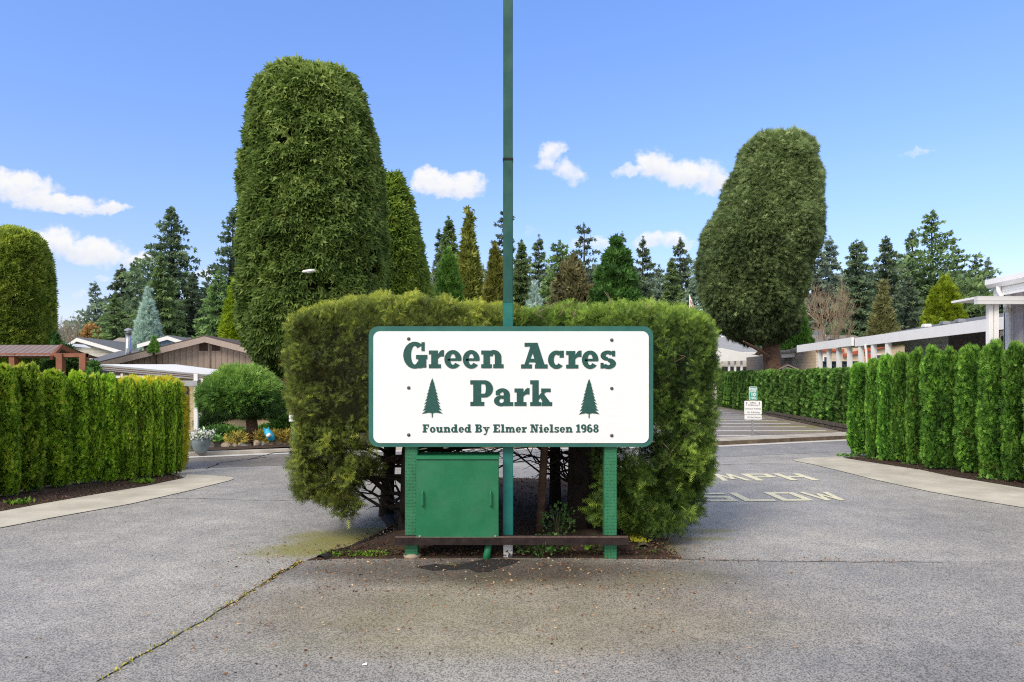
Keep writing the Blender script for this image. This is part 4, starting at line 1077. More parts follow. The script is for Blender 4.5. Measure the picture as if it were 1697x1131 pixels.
# ------------------------------------------------------------------ ARBORVITAE HEDGES
def arb_proto(name, mat, seed, n, size, r=.42, H=2.5, ay=.97):
    root = thing(name, 'x', 'hedge shrub')
    rows = [(0.08, 0, r * .60), (.3, 0, r * .80), (1.0, 0, r * .86), (1.7, .02, r * .80), (2.15, .03, r * .76), (2.33, .03, r * .62), (2.42, .03, r * .42), (H - .03, .03, r * .12)]
    pts, Nn, d = rows_surface(rows, n, ay, 2.3, .20, .9, seed, .06)
    side = np.clip((np.abs(pts[:, 1]) / (r * ay) - .52) / .4, 0, 1)   # groove shade put into the spray colour where neighbours touch
    r_ = np.random.default_rng(seed + 4)
    # sprays stand up and outward in vertical fans
    U = Nn * .55 + np.array([[0, 0, .38]]) + r_.normal(size=pts.shape) * .5
    q = pts.copy(); q[:, 2] *= .45
    cl = wav(q, 2.0, seed + 6, 3)
    pts += Nn * (cl * .03)[:, None]
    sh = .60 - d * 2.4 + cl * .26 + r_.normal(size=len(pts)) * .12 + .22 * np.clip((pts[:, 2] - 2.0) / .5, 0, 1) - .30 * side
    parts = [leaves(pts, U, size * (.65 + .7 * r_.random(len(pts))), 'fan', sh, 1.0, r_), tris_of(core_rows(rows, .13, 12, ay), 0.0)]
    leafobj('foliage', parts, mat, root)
    mb = MB(); mb.tube([(0, 0, -.02), (0, 0, .5)], [.05, .035], 6)
    for k in range(3):
        a = 2.1 * k + seed; mb.tube([(0, 0, .0), (.12 * math.cos(a), .12 * math.sin(a), .4)], [.03, .02], 5)
    obj('trunk', mb, MATS['bark_red'], root, world=False)
    return root
ORD = ['first', 'second', 'third', 'fourth', 'fifth', 'sixth', 'seventh', 'eighth', 'ninth', 'tenth', 'eleventh', 'twelfth', 'thirteenth', 'fourteenth', 'fifteenth', 'sixteenth', 'seventeenth', 'eighteenth', 'nineteenth', 'twentieth', 'twenty-first', 'twenty-second', 'twenty-third', 'twenty-fourth', 'twenty-fifth', 'twenty-sixth', 'twenty-seventh', 'twenty-eighth', 'twenty-ninth', 'thirtieth']
def plant_row(protos, specs, group, labels, seed):
    rr = random.Random(seed); used = set()
    ra = math.atan2(specs[-1][1] - specs[0][1], specs[-1][0] - specs[0][0]) - PI / 2
    for i, (x, y, H, r) in enumerate(specs):
        k = rr.randrange(len(protos)); p = protos[k]; sc = (r / .42, r / .42, H / 2.5); rz = ra + rr.choice((0, PI)) + rr.uniform(-.12, .12)
        if k not in used:
            used.add(k); o = p; o.location = (x, y, 0); o.rotation_euler = (0, 0, rz); o.scale = sc; o['label'] = labels(i); o['group'] = group
        else: dup(p, (x, y, 0), rz, sc, labels(i), group)
    for k, p in enumerate(protos):
        if k not in used:
            for c in list(p.children): bpy.data.objects.remove(c)
            bpy.data.objects.remove(p)
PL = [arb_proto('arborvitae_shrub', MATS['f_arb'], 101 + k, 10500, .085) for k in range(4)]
sp = []
for px, base, top, wpx in ((-36, 838, 605, 64), (6, 829, 607, 54), (44, 821, 608, 60), (88, 813, 616, 62), (128, 806, 620, 42), (158, 803, 624, 30), (181, 801, 622, 42), (211, 799, 629, 34), (237, 796, 632, 32), (259, 793, 633, 28), (279, 790, 634, 26), (293, 787, 635, 22)):
    g = G(px, base); r = wpx / 2 * .92 / F * g.y; Y = g.y + r * .8
    sp.append((X_at(px, Y), Y, Z_at(top, Y) + .03, r))
plant_row(PL, sp, 'arborvitae shrubs of the left hedge', lambda i: ('yellow green arborvitae column cut by the left edge of the photo' if i == 0 else
          f'yellow green arborvitae column, {ORD[i]} from the left edge in the left hedge'), 5)
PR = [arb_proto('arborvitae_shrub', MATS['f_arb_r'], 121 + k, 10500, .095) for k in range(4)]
sp = []
for px, base, top, wpx in ((1424, 757, 603, 40), (1449, 762, 596, 30), (1470, 766, 591, 34), (1492, 768, 586, 34), (1518, 772, 583, 36), (1549, 781, 580, 48), (1577, 781, 582, 36), (1606, 787, 576, 48), (1645, 797, 571, 50), (1684, 803, 572, 46), (1725, 812, 568, 54)):
    g = G(px, base); r = wpx / 2 * .88 / F * g.y; Y = g.y + r * .8
    sp.append((X_at(px, Y), Y, Z_at(top, Y) + .03, r))
plant_row(PR, sp, 'arborvitae shrubs of the right hedge', lambda i: ('green arborvitae column at the far left corner end of the right hedge' if i == 0 else f'green arborvitae column, {ORD[i]} from the corner end of the right hedge'), 8)
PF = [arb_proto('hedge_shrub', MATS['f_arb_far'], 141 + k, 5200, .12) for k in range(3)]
sp = []
A0 = G(1404, 714); A1 = G(1190, 675)
nfar = 30
for i in range(nfar):
    t_ = i / (nfar - 1); x = A0.x + (A1.x - A0.x) * t_ + .55; y = A0.y + (A1.y - A0.y) * t_ + .3
    sp.append((x, y, Z_at(612.5 + 5 * t_, y) + random.uniform(-.05, .06), .54))
plant_row(PF, sp, 'clipped shrubs of the hedge along the parking lot', lambda i: f'dark green clipped column, {ORD[i]} from the near end of the parking lot hedge', 9)

# golden shrub at the end of the left hedge
shaped_tree('golden_shrub', 'golden yellow clipped shrub rising behind the far end of the left hedge', 'shrub', [(620, 220, 275), (624, 205, 293), (633, 196, 302), (660, 194, 306), (720, 196, 308), (770, 200, 307), (788, 212, 300)], 16.6, MATS['f_gold'], 5200, .13, 'fan', .06, (.8, 0, .2), 1, 2.4, .05, 1.5, .08, .3, 61)

# ------------------------------------------------------------------ BIG CLIPPED TREES
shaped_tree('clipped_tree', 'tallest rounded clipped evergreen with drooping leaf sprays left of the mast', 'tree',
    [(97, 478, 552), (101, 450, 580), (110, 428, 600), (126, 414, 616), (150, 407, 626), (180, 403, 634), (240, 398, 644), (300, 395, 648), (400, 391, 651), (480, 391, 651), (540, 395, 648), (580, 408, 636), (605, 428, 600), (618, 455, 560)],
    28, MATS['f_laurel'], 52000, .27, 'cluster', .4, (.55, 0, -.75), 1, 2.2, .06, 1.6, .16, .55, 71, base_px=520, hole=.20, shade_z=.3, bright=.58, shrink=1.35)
shaped_tree('clipped_tree', 'tapering clipped evergreen column just right of the tallest tree', 'tree',
    [(277, 640, 662), (284, 628, 674), (305, 616, 684), (350, 602, 697), (420, 590, 711), (500, 582, 722), (600, 580, 726), (660, 590, 715)],
    36, MATS['f_second'], 20000, .32, 'cluster', .3, (.55, 0, -.5), 1, 2.0, .05, 1.6, .12, .5, 72, base_px=652, shade_z=.2)
shaped_tree('clipped_tree', 'leaning clipped spruce with bare trunk right of the sign, wide at the middle', 'tree',
    [(212, 1256, 1322), (217, 1238, 1340), (230, 1225, 1351), (255, 1211, 1359), (290, 1196, 1362), (325, 1181, 1363), (350, 1165, 1362), (380, 1156, 1358), (410, 1153, 1350), (440, 1153, 1341), (490, 1160, 1331), (520, 1168, 1327), (540, 1184, 1321), (555, 1208, 1312), (566, 1238, 1300)],
    47.5, MATS['f_spruce_top'], 56000, .39, 'strand', .62, (.7, 0, -.35), 1, 2.2, .06, 1.6, .22, .8, 73, width=1.3, base_px=1282, trunk_mat='bark_red', shade_z=.45, bright=.5)
shaped_tree('clipped_tree', 'rounded clipped evergreen at the left edge behind the pergola', 'tree',
    [(373, 8, 40), (376, -5, 54), (386, -18, 68), (405, -28, 76), (440, -34, 81), (500, -36, 83), (560, -36, 82), (610, -34, 78)],
    30, MATS['f_topl'], 17000, .24, 'fan', .3, (.6, 0, .2), 1, 2.4, .05, 1.6, .1, .5, 74, base_px=22, shade_z=.3)
# round-headed juniper on a single trunk
Yj = G(415, 738).y
shaped_tree('juniper_tree', 'round headed juniper with flat bottom on a single shaggy trunk', 'tree',
    [(598, 385, 420), (604, 365, 438), (615, 347, 457), (632, 334, 470), (650, 328, 478), (664, 328, 481), (675, 331, 479), (682, 343, 468), (685, 375, 436)],
    Yj, MATS['f_juniper'], 13000, .27, 'strand', .19, (.9, 0, -.12), .95, 2.2, .06, 1.6, .12, .35, 75, base_px=417, trunk_mat='bark_red', shade_z=.35, width=1.3, bright=.45)
# lichened low limb of the spruce
tr = [o for o in bpy.data.objects if o.get('label', '').startswith('leaning clipped spruce')][0]
mb = MB(); a = P(1274, 592, 47); mb.tube([a, P(1262, 583, 46.5), P(1246, 574, 46), P(1232, 566, 45.5)], [.16, .12, .10, .06], 7); obj('branch', mb, MATS['bark_red'], tr)

# ------------------------------------------------------------------ BACKGROUND TREES
GC = 'conifers rising beyond the houses'
conifer('fir_tree', 'tallest dark fir beyond the brown gabled house', 284, 343, 78, 128, MATS['f_fir'], 201, 40, .35, 8, 12, .04, .45)
conifer('fir_tree', 'dense green fir just left of the tallest dark fir', 266, 420, 70, 74, MATS['f_fir_green'], 202, 30, .3, 8, 10, .05, .25)
conifer('fir_tree', 'small slender blue grey fir left of the fir group', 158, 467, 105, 42, MATS['f_fir_haze'], 203, 26, .2, 6, 9, .05, .4)
conifer('fir_tree', 'dark pointed fir left in the group behind the chimney', 202, 440, 80, 72, MATS['f_fir'], 204, 30, .3, 8, 10, .05, .35)
conifer('fir_tree', 'open topped dark fir right in the group behind the chimney', 223, 434, 84, 84, MATS['f_fir_green'], 205, 30, .3, 8, 10, .05, .4)
conifer('fir_tree', 'wide low green fir left of the silver spruce', 190, 490, 66, 70, MATS['f_fir_green'], 206, 22, .3, 8, 10, .055, .3)
conifer('fir_tree', 'dark fir behind the clipped tallest tree at its left', 386, 345, 82, 110, MATS['f_fir'], 207, 38, .35, 7, 11, .04, .4)
conifer('cedar_tree', 'green cedar left of the tallest clipped tree', 362, 450, 60, 60, MATS['f_fir_green'], 208, 26, .5, 9, 10, .055, .2)
conifer('fir_tree', 'dark green fir right of the tallest dark fir', 318, 455, 74, 70, MATS['f_fir'], 209, 24, .35, 8, 10, .05, .35)
cone_shrub('silver_spruce', 'pale silvery blue spruce cone beyond the chimney pipe', 245, 474, 600, 46, 52, MATS['f_blue'], 5200, .36, 210, 'strand', 1.25, lump=.1)
cone_shrub('lime_cypress', 'bright lime green cypress beside the tallest clipped tree', 388, 462, 600, 42, 46, MATS['f_lime'], 3000, .40, 211, 'fan', 1.2)
cone_shrub('small_conifer', 'tiny green cone shrub in front of the white trimmed house', 256, 557, 585, 17, 34, MATS['f_cyp_bright'], 700, .14, 212)
cone_shrub('orange_tree', 'small orange leaved tree beyond the left houses', 151, 536, 580, 24, 70, MATS['f_orange'], 700, .35, 213, 'cluster', .9)
# centre
conifer('fir_tree', 'small fir left of the bright cypress', 728, 380, 90, 36, MATS['f_fir'], 221, 24, .3, 6, 8, .045, .4)
conifer('cedar_tree', 'dark olive cedar left of the golden cypress', 744, 360, 70, 48, MATS['f_fir_green'], 222, 34, .3, 10, 10, .045, .2)
cone_shrub('golden_cypress', 'tall pointed olive gold cypress left of the mast', 777, 344, 620, 56, 60, MATS['f_cyp_gold'], 7000, .50, 223, 'cluster', 1.35, lump=.12)
cone_shrub('bright_cypress', 'bright green cypress cone behind the left yew hedge', 744, 406, 640, 62, 40, MATS['f_cyp_bright'], 6000, .30, 224, 'fan', 1.7)
cone_shrub('olive_cypress', 'dark olive cypress cone directly left of the mast', 821, 402, 640, 56, 46, MATS['f_cyp_gold'], 5500, .34, 225, 'fan', 1.6)
conifer('fir_tree', 'sparse tall fir showing on both sides of the mast', 838, 338, 95, 72, MATS['f_fir'], 226, 24, .1, 5, 8, .038, .7)
conifer('cedar_tree', 'dark narrow cedar just right of the mast', 864, 400, 70, 44, MATS['f_fir_green'], 227, 30, .3, 9, 9, .05, .3)
conifer('fir_tree', 'pointed fir second right of the mast', 893, 390, 88, 48, MATS['f_fir'], 228, 26, .25, 6, 9, .045, .5)
conifer('fir_tree', 'rounded dark fir between the mast and the crooked fir', 928, 399, 84, 56, MATS['f_fir_green'], 229, 26, .3, 8, 9, .05, .4, top_pow=.6)
conifer('fir_tree', 'crooked sparse fir with ragged crown', 968, 371, 92, 56, MATS['f_fir'], 230, 22, .05, 5, 9, .042, .9, top_pow=.4)
cone_shrub('brownish_tree', 'broad brownish evergreen left of the dark green pyramid', 950, 420, 640, 96, 75, MATS['f_brownish'], 5000, .8, 231, 'cluster', 1.9, lump=.2)
cone_shrub('pale_spruce', 'low pale blue green spruce above the right yew hedge', 886, 463, 620, 60, 44, MATS['f_blue'], 3000, .40, 232, 'strand', 1.2, lump=.15)
cone_shrub('green_pyramid', 'dense dark green pyramid conifer above the right yew hedge', 1021, 388, 660, 108, 38, MATS['f_pyramid'], 9000, .34, 233, 'cluster', 1.75, lump=.12)
conifer('fir_tree', 'thin grey green fir tip right behind the green pyramid', 1031, 385, 90, 40, MATS['f_fir_haze'], 234, 24, .2, 6, 9, .045, .4)
conifer('fir_tree', 'pointed dark fir right of the green pyramid', 1065, 394, 88, 48, MATS['f_fir'], 235, 26, .2, 6, 9, .045, .5)
conifer('fir_tree', 'pointed dark fir left of the leaning clipped spruce', 1127, 394, 90, 52, MATS['f_fir'], 236, 28, .25, 6, 9, .045, .4)
conifer('cedar_tree', 'pale green cedar between the two pointed firs', 1113, 430, 78, 44, MATS['f_fir_green'], 237, 26, .35, 9, 9, .05, .2)
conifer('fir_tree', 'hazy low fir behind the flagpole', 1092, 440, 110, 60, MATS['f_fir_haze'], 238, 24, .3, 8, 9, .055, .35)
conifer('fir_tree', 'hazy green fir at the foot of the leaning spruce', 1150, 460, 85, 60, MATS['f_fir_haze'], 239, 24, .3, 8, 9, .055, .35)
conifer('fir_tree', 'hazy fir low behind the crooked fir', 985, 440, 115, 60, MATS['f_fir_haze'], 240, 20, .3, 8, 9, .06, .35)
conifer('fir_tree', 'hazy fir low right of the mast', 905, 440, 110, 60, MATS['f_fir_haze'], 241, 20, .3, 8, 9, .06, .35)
# right
conifer('fir_tree', 'hazy green fir at the right flank of the leaning spruce', 1350, 396, 95, 60, MATS['f_fir_haze'], 251, 28, .3, 8, 9, .05, .3)
conifer('fir_tree', 'hazy fir above the bare tree', 1374, 393, 98, 66, MATS['f_fir_haze'], 252, 28, .3, 8, 9, .05, .4)
conifer('fir_tree', 'narrow dark fir column right of the bare tree', 1419, 398, 66, 44, MATS['f_fir'], 253, 40, .5, 9, 9, .04, .25, top_pow=.55)
conifer('fir_tree', 'broad dark fir behind the brownish cypress', 1468, 392, 80, 86, MATS['f_fir'], 254, 34, .25, 8, 11, .045, .45)
cone_shrub('brown_cypress', 'brownish pointed cypress before the dark firs', 1463, 462, 620, 56, 60, MATS['f_brownish'], 4500, .45, 255, 'cluster', 1.1, lump=.12)
conifer('fir_tree', 'tallest open branched fir on the right', 1544, 350, 82, 130, MATS['f_fir_green'], 256, 36, .12, 7, 12, .042, .6)
conifer('fir_tree', 'dark fir leaning on the tallest right fir from the left', 1512, 380, 86, 66, MATS['f_fir'], 257, 30, .25, 7, 10, .045, .5)
conifer('fir_tree', 'sparse fir right of the tallest right fir', 1586, 408, 88, 60, MATS['f_fir_green'], 258, 28, .2, 7, 10, .045, .5)
conifer('fir_tree', 'pointed fir left of the lavender house gable', 1617, 424, 86, 58, MATS['f_fir_green'], 259, 28, .3, 7, 10, .045, .4)
conifer('fir_tree', 'slender fir nearest the lavender house gutter', 1637, 428, 100, 40, MATS['f_fir_haze'], 260, 26, .2, 6, 9, .045, .4)
conifer('fir_tree', 'dark low fir behind the lavender house post', 1660, 462, 80, 74, MATS['f_fir'], 261, 24, .3, 8, 10, .05, .4)
conifer('fir_tree', 'dark low fir between the brownish cypress and the lime cypress', 1505, 452, 70, 84, MATS['f_fir'], 262, 24, .3, 8, 10, .05, .35)
cone_shrub('lime_cypress', 'bright yellow green oval cypress above the grey roof', 1564, 458, 600, 62, 44, MATS['f_lime'], 5200, .30, 263, 'fan', 2.2, lump=.1)
cone_shrub('bright_cypress', 'bright green arborvitae beside the leaning spruce trunk', 1318, 478, 660, 66, 56, MATS['f_cyp_bright'], 5500, .42, 264, 'fan', 1.4)
cone_shrub('dark_shrub', 'dark green shrub behind the red brown pergola', 108, 573, 640, 70, 27, MATS['f_pyramid'], 2600, .22, 265, 'cluster', 1.9, lump=.2)
cone_shrub('dark_shrub', 'tall twisting dark shrub left of the grey roofed house', 92, 548, 620, 26, 29, MATS['f_pyramid'], 1100, .22, 266, 'cluster', 1.3, lump=.3)
cone_shrub('dark_shrub', 'green shrub beside the carport left end', 155, 598, 660, 30, 24, MATS['f_plant'], 900, .22, 267, 'cluster', 1.7, lump=.3)
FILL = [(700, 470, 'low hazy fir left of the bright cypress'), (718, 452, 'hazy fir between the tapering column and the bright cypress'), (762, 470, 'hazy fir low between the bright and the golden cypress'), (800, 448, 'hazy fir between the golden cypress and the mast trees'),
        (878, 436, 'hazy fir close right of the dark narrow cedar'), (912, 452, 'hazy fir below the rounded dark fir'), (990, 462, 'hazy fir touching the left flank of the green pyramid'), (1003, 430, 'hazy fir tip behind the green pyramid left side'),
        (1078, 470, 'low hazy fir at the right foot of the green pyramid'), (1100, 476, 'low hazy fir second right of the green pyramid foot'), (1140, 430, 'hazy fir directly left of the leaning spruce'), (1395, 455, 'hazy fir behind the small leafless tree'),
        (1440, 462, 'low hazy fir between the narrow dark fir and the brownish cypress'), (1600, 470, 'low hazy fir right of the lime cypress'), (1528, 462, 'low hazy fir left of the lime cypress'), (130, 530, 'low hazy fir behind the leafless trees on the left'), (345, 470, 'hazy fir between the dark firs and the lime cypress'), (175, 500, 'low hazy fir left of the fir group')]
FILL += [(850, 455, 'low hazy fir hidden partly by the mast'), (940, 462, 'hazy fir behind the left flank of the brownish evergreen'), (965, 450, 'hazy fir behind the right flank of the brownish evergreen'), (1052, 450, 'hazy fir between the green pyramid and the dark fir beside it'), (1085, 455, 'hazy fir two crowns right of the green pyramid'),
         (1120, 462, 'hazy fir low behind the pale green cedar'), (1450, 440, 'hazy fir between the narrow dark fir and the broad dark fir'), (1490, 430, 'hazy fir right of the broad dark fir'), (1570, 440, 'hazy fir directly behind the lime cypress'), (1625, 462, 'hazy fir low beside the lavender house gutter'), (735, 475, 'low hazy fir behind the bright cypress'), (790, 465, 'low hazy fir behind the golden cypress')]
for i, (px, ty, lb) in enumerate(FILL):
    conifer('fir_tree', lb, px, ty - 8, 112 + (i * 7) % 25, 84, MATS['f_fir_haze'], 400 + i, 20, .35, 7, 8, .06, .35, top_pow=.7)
# distant wood closing the horizon
r_ = np.random.default_rng(77); n = 26000
ang = r_.uniform(-1.0, 1.0, n); Yd = 150 + r_.random(n) * 30; X = ang * Yd
pr = 8.0 + 6.5 * np.abs(np.sin(X * .13) * np.sin(X * .047 + 1)) + 2 * np.sin(X * .6)
zz = pr * 1.2 * r_.random(n) ** .8
pts = np.stack([X, Yd, zz], 1); U = np.stack([r_.normal(size=n), -np.ones(n) * .5, -.3 + r_.normal(size=n) * .4], 1)
wood = [leaves(pts, U, 1.5 * (.6 + r_.random(n)), 'cluster', .4 + r_.normal(size=n) * .15, 1.0, r_)]
hb = MB(); xs = np.linspace(-190, 190, 90); hb.add([(x, 183, 0) for x in xs] + [(x, 183, 5 + 4 * abs(math.sin(x * .11) * math.sin(x * .05 + 1))) for x in xs], [(i, i + 1, 91 + i, 90 + i) for i in range(89)])
wood.append(tris_of(hb, .2))
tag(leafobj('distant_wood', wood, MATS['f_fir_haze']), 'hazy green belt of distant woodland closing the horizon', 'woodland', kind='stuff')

def bare_tree(name, label, px, topy, Y, wpx, seed, mat, depth=5, r0=.16):
    H = Z_at(topy, Y); R_ = wpx / 2 / F * Y; root = thing(name, label, 'tree', (X_at(px, Y), Y, 0)); rr = random.Random(seed)
    mb = MB(); tb = MB(); tb.tube([(0, 0, 0), (.1, 0, H * .2), (0, 0, H * .38)], [r0, r0 * .8, r0 * .7], 7); obj('trunk', tb, mat, root, world=False)
    def grow(p, d, ln, rad, k):
        q = p + d * ln; mid = p.lerp(q, .5) + Vector((rr.gauss(0, .05), rr.gauss(0, .05), 0)) * ln
        mb.tube([p, mid, q], [rad, rad * .8, rad * .6], 4 if k > 2 else 3, cap=False)
        if k <= 0: return
        for _ in range(4 if k > 1 else 3):
            nd = (d + Vector((rr.gauss(0, .55), rr.gauss(0, .55), rr.gauss(.12, .3)))).normalized(); grow(p.lerp(q, rr.uniform(.5, 1)), nd, ln * rr.uniform(.6, .82), rad * .55, k - 1)
    for i in range(5):
        a = i * 1.26 + rr.random(); grow(Vector((0, 0, H * rr.uniform(.22, .38))), Vector((math.cos(a) * .7, math.sin(a) * .7, 1)).normalized(), H * .26, r0 * .5, depth)
    v = np.array(mb.v); 
    sx = R_ / np.percentile(np.abs(v[:, 0]), 98); mb.v = [(a[0] * sx, a[1] * sx, H * .2 + (a[2] - H * .2) * (H * .8) / (v[:, 2].max() - H * .2)) for a in mb.v]
    obj('branches', mb, mat, root, world=False)
plain('twig_grey', (.30, .26, .23), .9, .3, 5, 0)
bare_tree('bare_tree', 'leafless pale tree between the leaning spruce and the narrow dark fir', 1374, 444, 62, 86, 5, MATS['twig_pale'], 4, .22)
bare_tree('bare_tree', 'leafless greyish tree beside the left clipped tree', 100, 512, 90, 50, 6, MATS['twig_grey'], 4, .2)
bare_tree('bare_tree', 'leafless pinkish tree left of the small slender fir', 128, 520, 85, 46, 7, MATS['twig_pale'], 4, .2)
bare_tree('bare_tree', 'small leafless pale tree before the narrow dark fir', 1396, 505, 58, 40, 8, MATS['twig_pale'], 3, .2)

# ------------------------------------------------------------------ HOUSES, LEFT
def gable_front(name, label, pxl, pxr, pkx, pky, evy, Y, wall, roof, trim, length=9, vents=(), overhang=.35, fascia=.16, windows=(), door=None, cat='house'):
    """gable end faces the camera"""
    root = thing(name, label, cat, (X_at(pkx, Y), Y, 0))
    xl, xr, xp = X_at(pxl, Y), X_at(pxr, Y), X_at(pkx, Y); ze, zp = Z_at(evy, Y), Z_at(pky, Y)
    sl = (zp - ze) / (xp - xl); sr = (zp - ze) / (xr - xp); o1 = overhang
    mb = MB(); mb.prism([(xl + o1, 0), (xr - o1, 0), (xr - o1, ze + o1 * sr - .05), (xp, zp - .08), (xl + o1, ze + o1 * sl - .05)], 'y', Y + o1, Y + length)
    obj('wall', mb, MATS[wall], root)
    mb = MB(); th = .10
    mb.prism([(xl, ze), (xp, zp), (xp, zp + th), (xl, ze + th)], 'y', Y - .02, Y + length + .3); mb.prism([(xp, zp), (xr, ze), (xr, ze + th), (xp, zp + th)], 'y', Y - .021, Y + length + .301)
    rf = obj('roof', mb, MATS[roof], root)
    for (a, b_, c, d) in ((xl, ze, xp, zp), (xp, zp, xr, ze)):
        mb = MB(); mb.prism([(a, b_ - fascia), (c, d - fascia), (c, d + .03), (a, b_ + .03)], 'y', Y - .06, Y - .025); obj('fascia', mb, MATS[trim], root)
    for (a, b_, c, d) in vents:
        mb = MB(); mb.box(X_at(a, Y), X_at(b_, Y), Y + o1 - .03, Y + o1 - .004, Z_at(d, Y), Z_at(c, Y)); obj('vent', mb, MATS['vent_dark'], root)
    for (a, b_, c, d) in windows:
        x0_, x1_, z0_, z1_ = X_at(a, Y), X_at(b_, Y), Z_at(d, Y), Z_at(c, Y)
        mb = MB(); t_ = .07
        mb.box(x0_ - t_, x0_, Y + o1 - .05, Y + o1 - .004, z0_ - t_, z1_ + t_); mb.box(x1_, x1_ + t_, Y + o1 - .05, Y + o1 - .004, z0_ - t_, z1_ + t_)
        mb.box(x0_, x1_, Y + o1 - .049, Y + o1 - .003, z1_, z1_ + t_); mb.box(x0_, x1_, Y + o1 - .049, Y + o1 - .003, z0_ - t_, z0_)
        f = obj('window', mb, MATS['trim_white'], root); mb = MB(); mb.box(x0_, x1_, Y + o1 - .02, Y + o1 - .006, z0_, z1_); obj('pane', mb, MATS['glass_dark'], f)
    return root
plain('fascia_taupe', (.36, .29, .25), .6, .08, 4, .05)
plain('fascia_brown', (.07, .05, .04), .6, .1, 4, .05)
brown = gable_front('gabled_house', 'brown board house with low gable and two dark vents behind the juniper', 160, 516, 340, 559, 604, 34, 'siding_brown', 'roof_brown', 'fascia_taupe', 12,
    vents=[(323, 337, 568, 581), (344, 358, 568, 581)], overhang=.5, fascia=.26)
mb = MB(); xv = X_at(338.5, 34); mb.box(X_at(338.5, 34), X_at(342, 34), 34.44, 34.47, Z_at(610, 34), Z_at(565, 34)); obj('batten', mb, MATS['siding_brown'], brown)
gable_front('house', 'pale house with dark roof edge right of the brown gable peak', 355, 470, 400, 548, 574, 46, 'siding_cream', 'roof_grey', 'trim_white', 8, fascia=.14)
gable_front('house', 'low white gabled house with grey roof left of the chimney pipe', 95, 208, 128, 561, 584, 48, 'siding_cream', 'roof_grey', 'trim_white', 8, fascia=.22)
gable_front('house', 'grey blue house with white rake and small windows behind the brown gable', 228, 322, 278, 558, 572, 46, 'siding_blue', 'roof_grey', 'trim_white', 8, fascia=.22, windows=[(234, 247, 573, 582), (284, 292, 570, 580)])
def shed_roof(name, label, x0, x1, y0, y1, z0, z1, mat, wall, wallz=None, cat='house', ybody=None, loc=None):
    """roof slope facing the camera, eave at y0/z0 and ridge at y1/z1"""
    root = thing(name, label, cat, ((x0 + x1) / 2, y0, 0)); mb = MB()
    mb.add([(x0, y0, z0), (x1, y0, z0), (x1, y1, z1), (x0, y1, z1), (x0, y0, z0 - .12), (x1, y0, z0 - .12), (x1, y1, z1 - .12), (x0, y1, z1 - .12), ], [(0, 1, 2, 3), (4, 7, 6, 5), (0, 4, 5, 1), (1, 5, 6, 2), (3, 2, 6, 7), (0, 3, 7, 4)])
    mb.add([(x0, 2 * y1 - y0, z0), (x1, 2 * y1 - y0, z0), (x1, y1 + .001, z1), (x0, y1 + .001, z1)], [(0, 3, 2, 1)])
    obj('roof', mb, MATS[mat], root)
    mb = MB(); mb.box(x0 + .4, x1 - .4, y0 + .4, 2 * y1 - y0 - .4, 0, z0 - .13); obj('wall', mb, MATS[wall], root)
    mb = MB(); 
    for xx in (x0 + .4, x1 - .5): mb.prism([(y0 + .4, z0 - .13), (2 * y1 - y0 - .4, z0 - .13), (y1, z1 - .14)], 'x', xx, xx + .1)
    obj('gable', mb, MATS[wall], root)
    mb = MB(); mb.box(x0, x1, y0 - .05, y0 - .003, z0 - .2, z0 + .01); obj('fascia', mb, MATS['trim_white'], root)
    return root
h = shed_roof('house', 'house with tan shingle roof behind the chimney pipe', X_at(150, 56), X_at(302, 56), 56, 60, Z_at(584, 56), Z_at(560, 60), 'roof_tan', 'siding_cream')
h = shed_roof('house', 'house with dark grey shingle roof left of the brown gable', X_at(112, 38), X_at(255, 38), 38, 43, Z_at(606, 38), Z_at(582, 43), 'roof_grey', 'siding_cream')
ch = thing('chimney_pipe', 'shiny metal chimney pipe with cap above the dark grey roof', 'chimney', (X_at(213, 39.5), 39.5, 2.6))
x = X_at(213, 39.5); mb = MB(); mb.lathe([(.155, 2.7), (.155, Z_at(553, 39.5))], x, 39.5, 16); obj('pipe', mb, MATS['steel_bright'], ch, smooth=True)
mb = MB(); z = Z_at(553, 39.5); mb.lathe([(.20, z), (.21, z + .04), (.10, z + .06), (.10, z + .13), (.22, z + .14), (.22, z + .2), (.12, z + .28), (.02, z + .31)], x, 39.5, 16); obj('cap', mb, MATS['metal_galv'], ch)
# blue house left edge
bh = thing('house', 'light blue sided house with white corner post behind the pergola', 'house', (X_at(20, 33), 33, 0))
mb = MB(); mb.box(-34, X_at(66, 33), 33, 34.6, 0, Z_at(574, 33)); obj('wall', mb, MATS['siding_blue'], bh)
mb = MB(); mb.box(X_at(65, 33), X_at(72, 33), 32.95, 33.2, 0, Z_at(575, 33)); obj('corner_post', mb, MATS['trim_white'], bh)
mb = MB(); mb.prism([(-35, Z_at(572, 33)), (X_at(112, 33), Z_at(574, 33)), (X_at(100, 33), Z_at(568, 33)), (X_at(-10, 33), Z_at(560, 33)), (-35, Z_at(560, 33))], 'y', 32.4, 34.9); obj('roof', mb, MATS['trim_white'], bh)
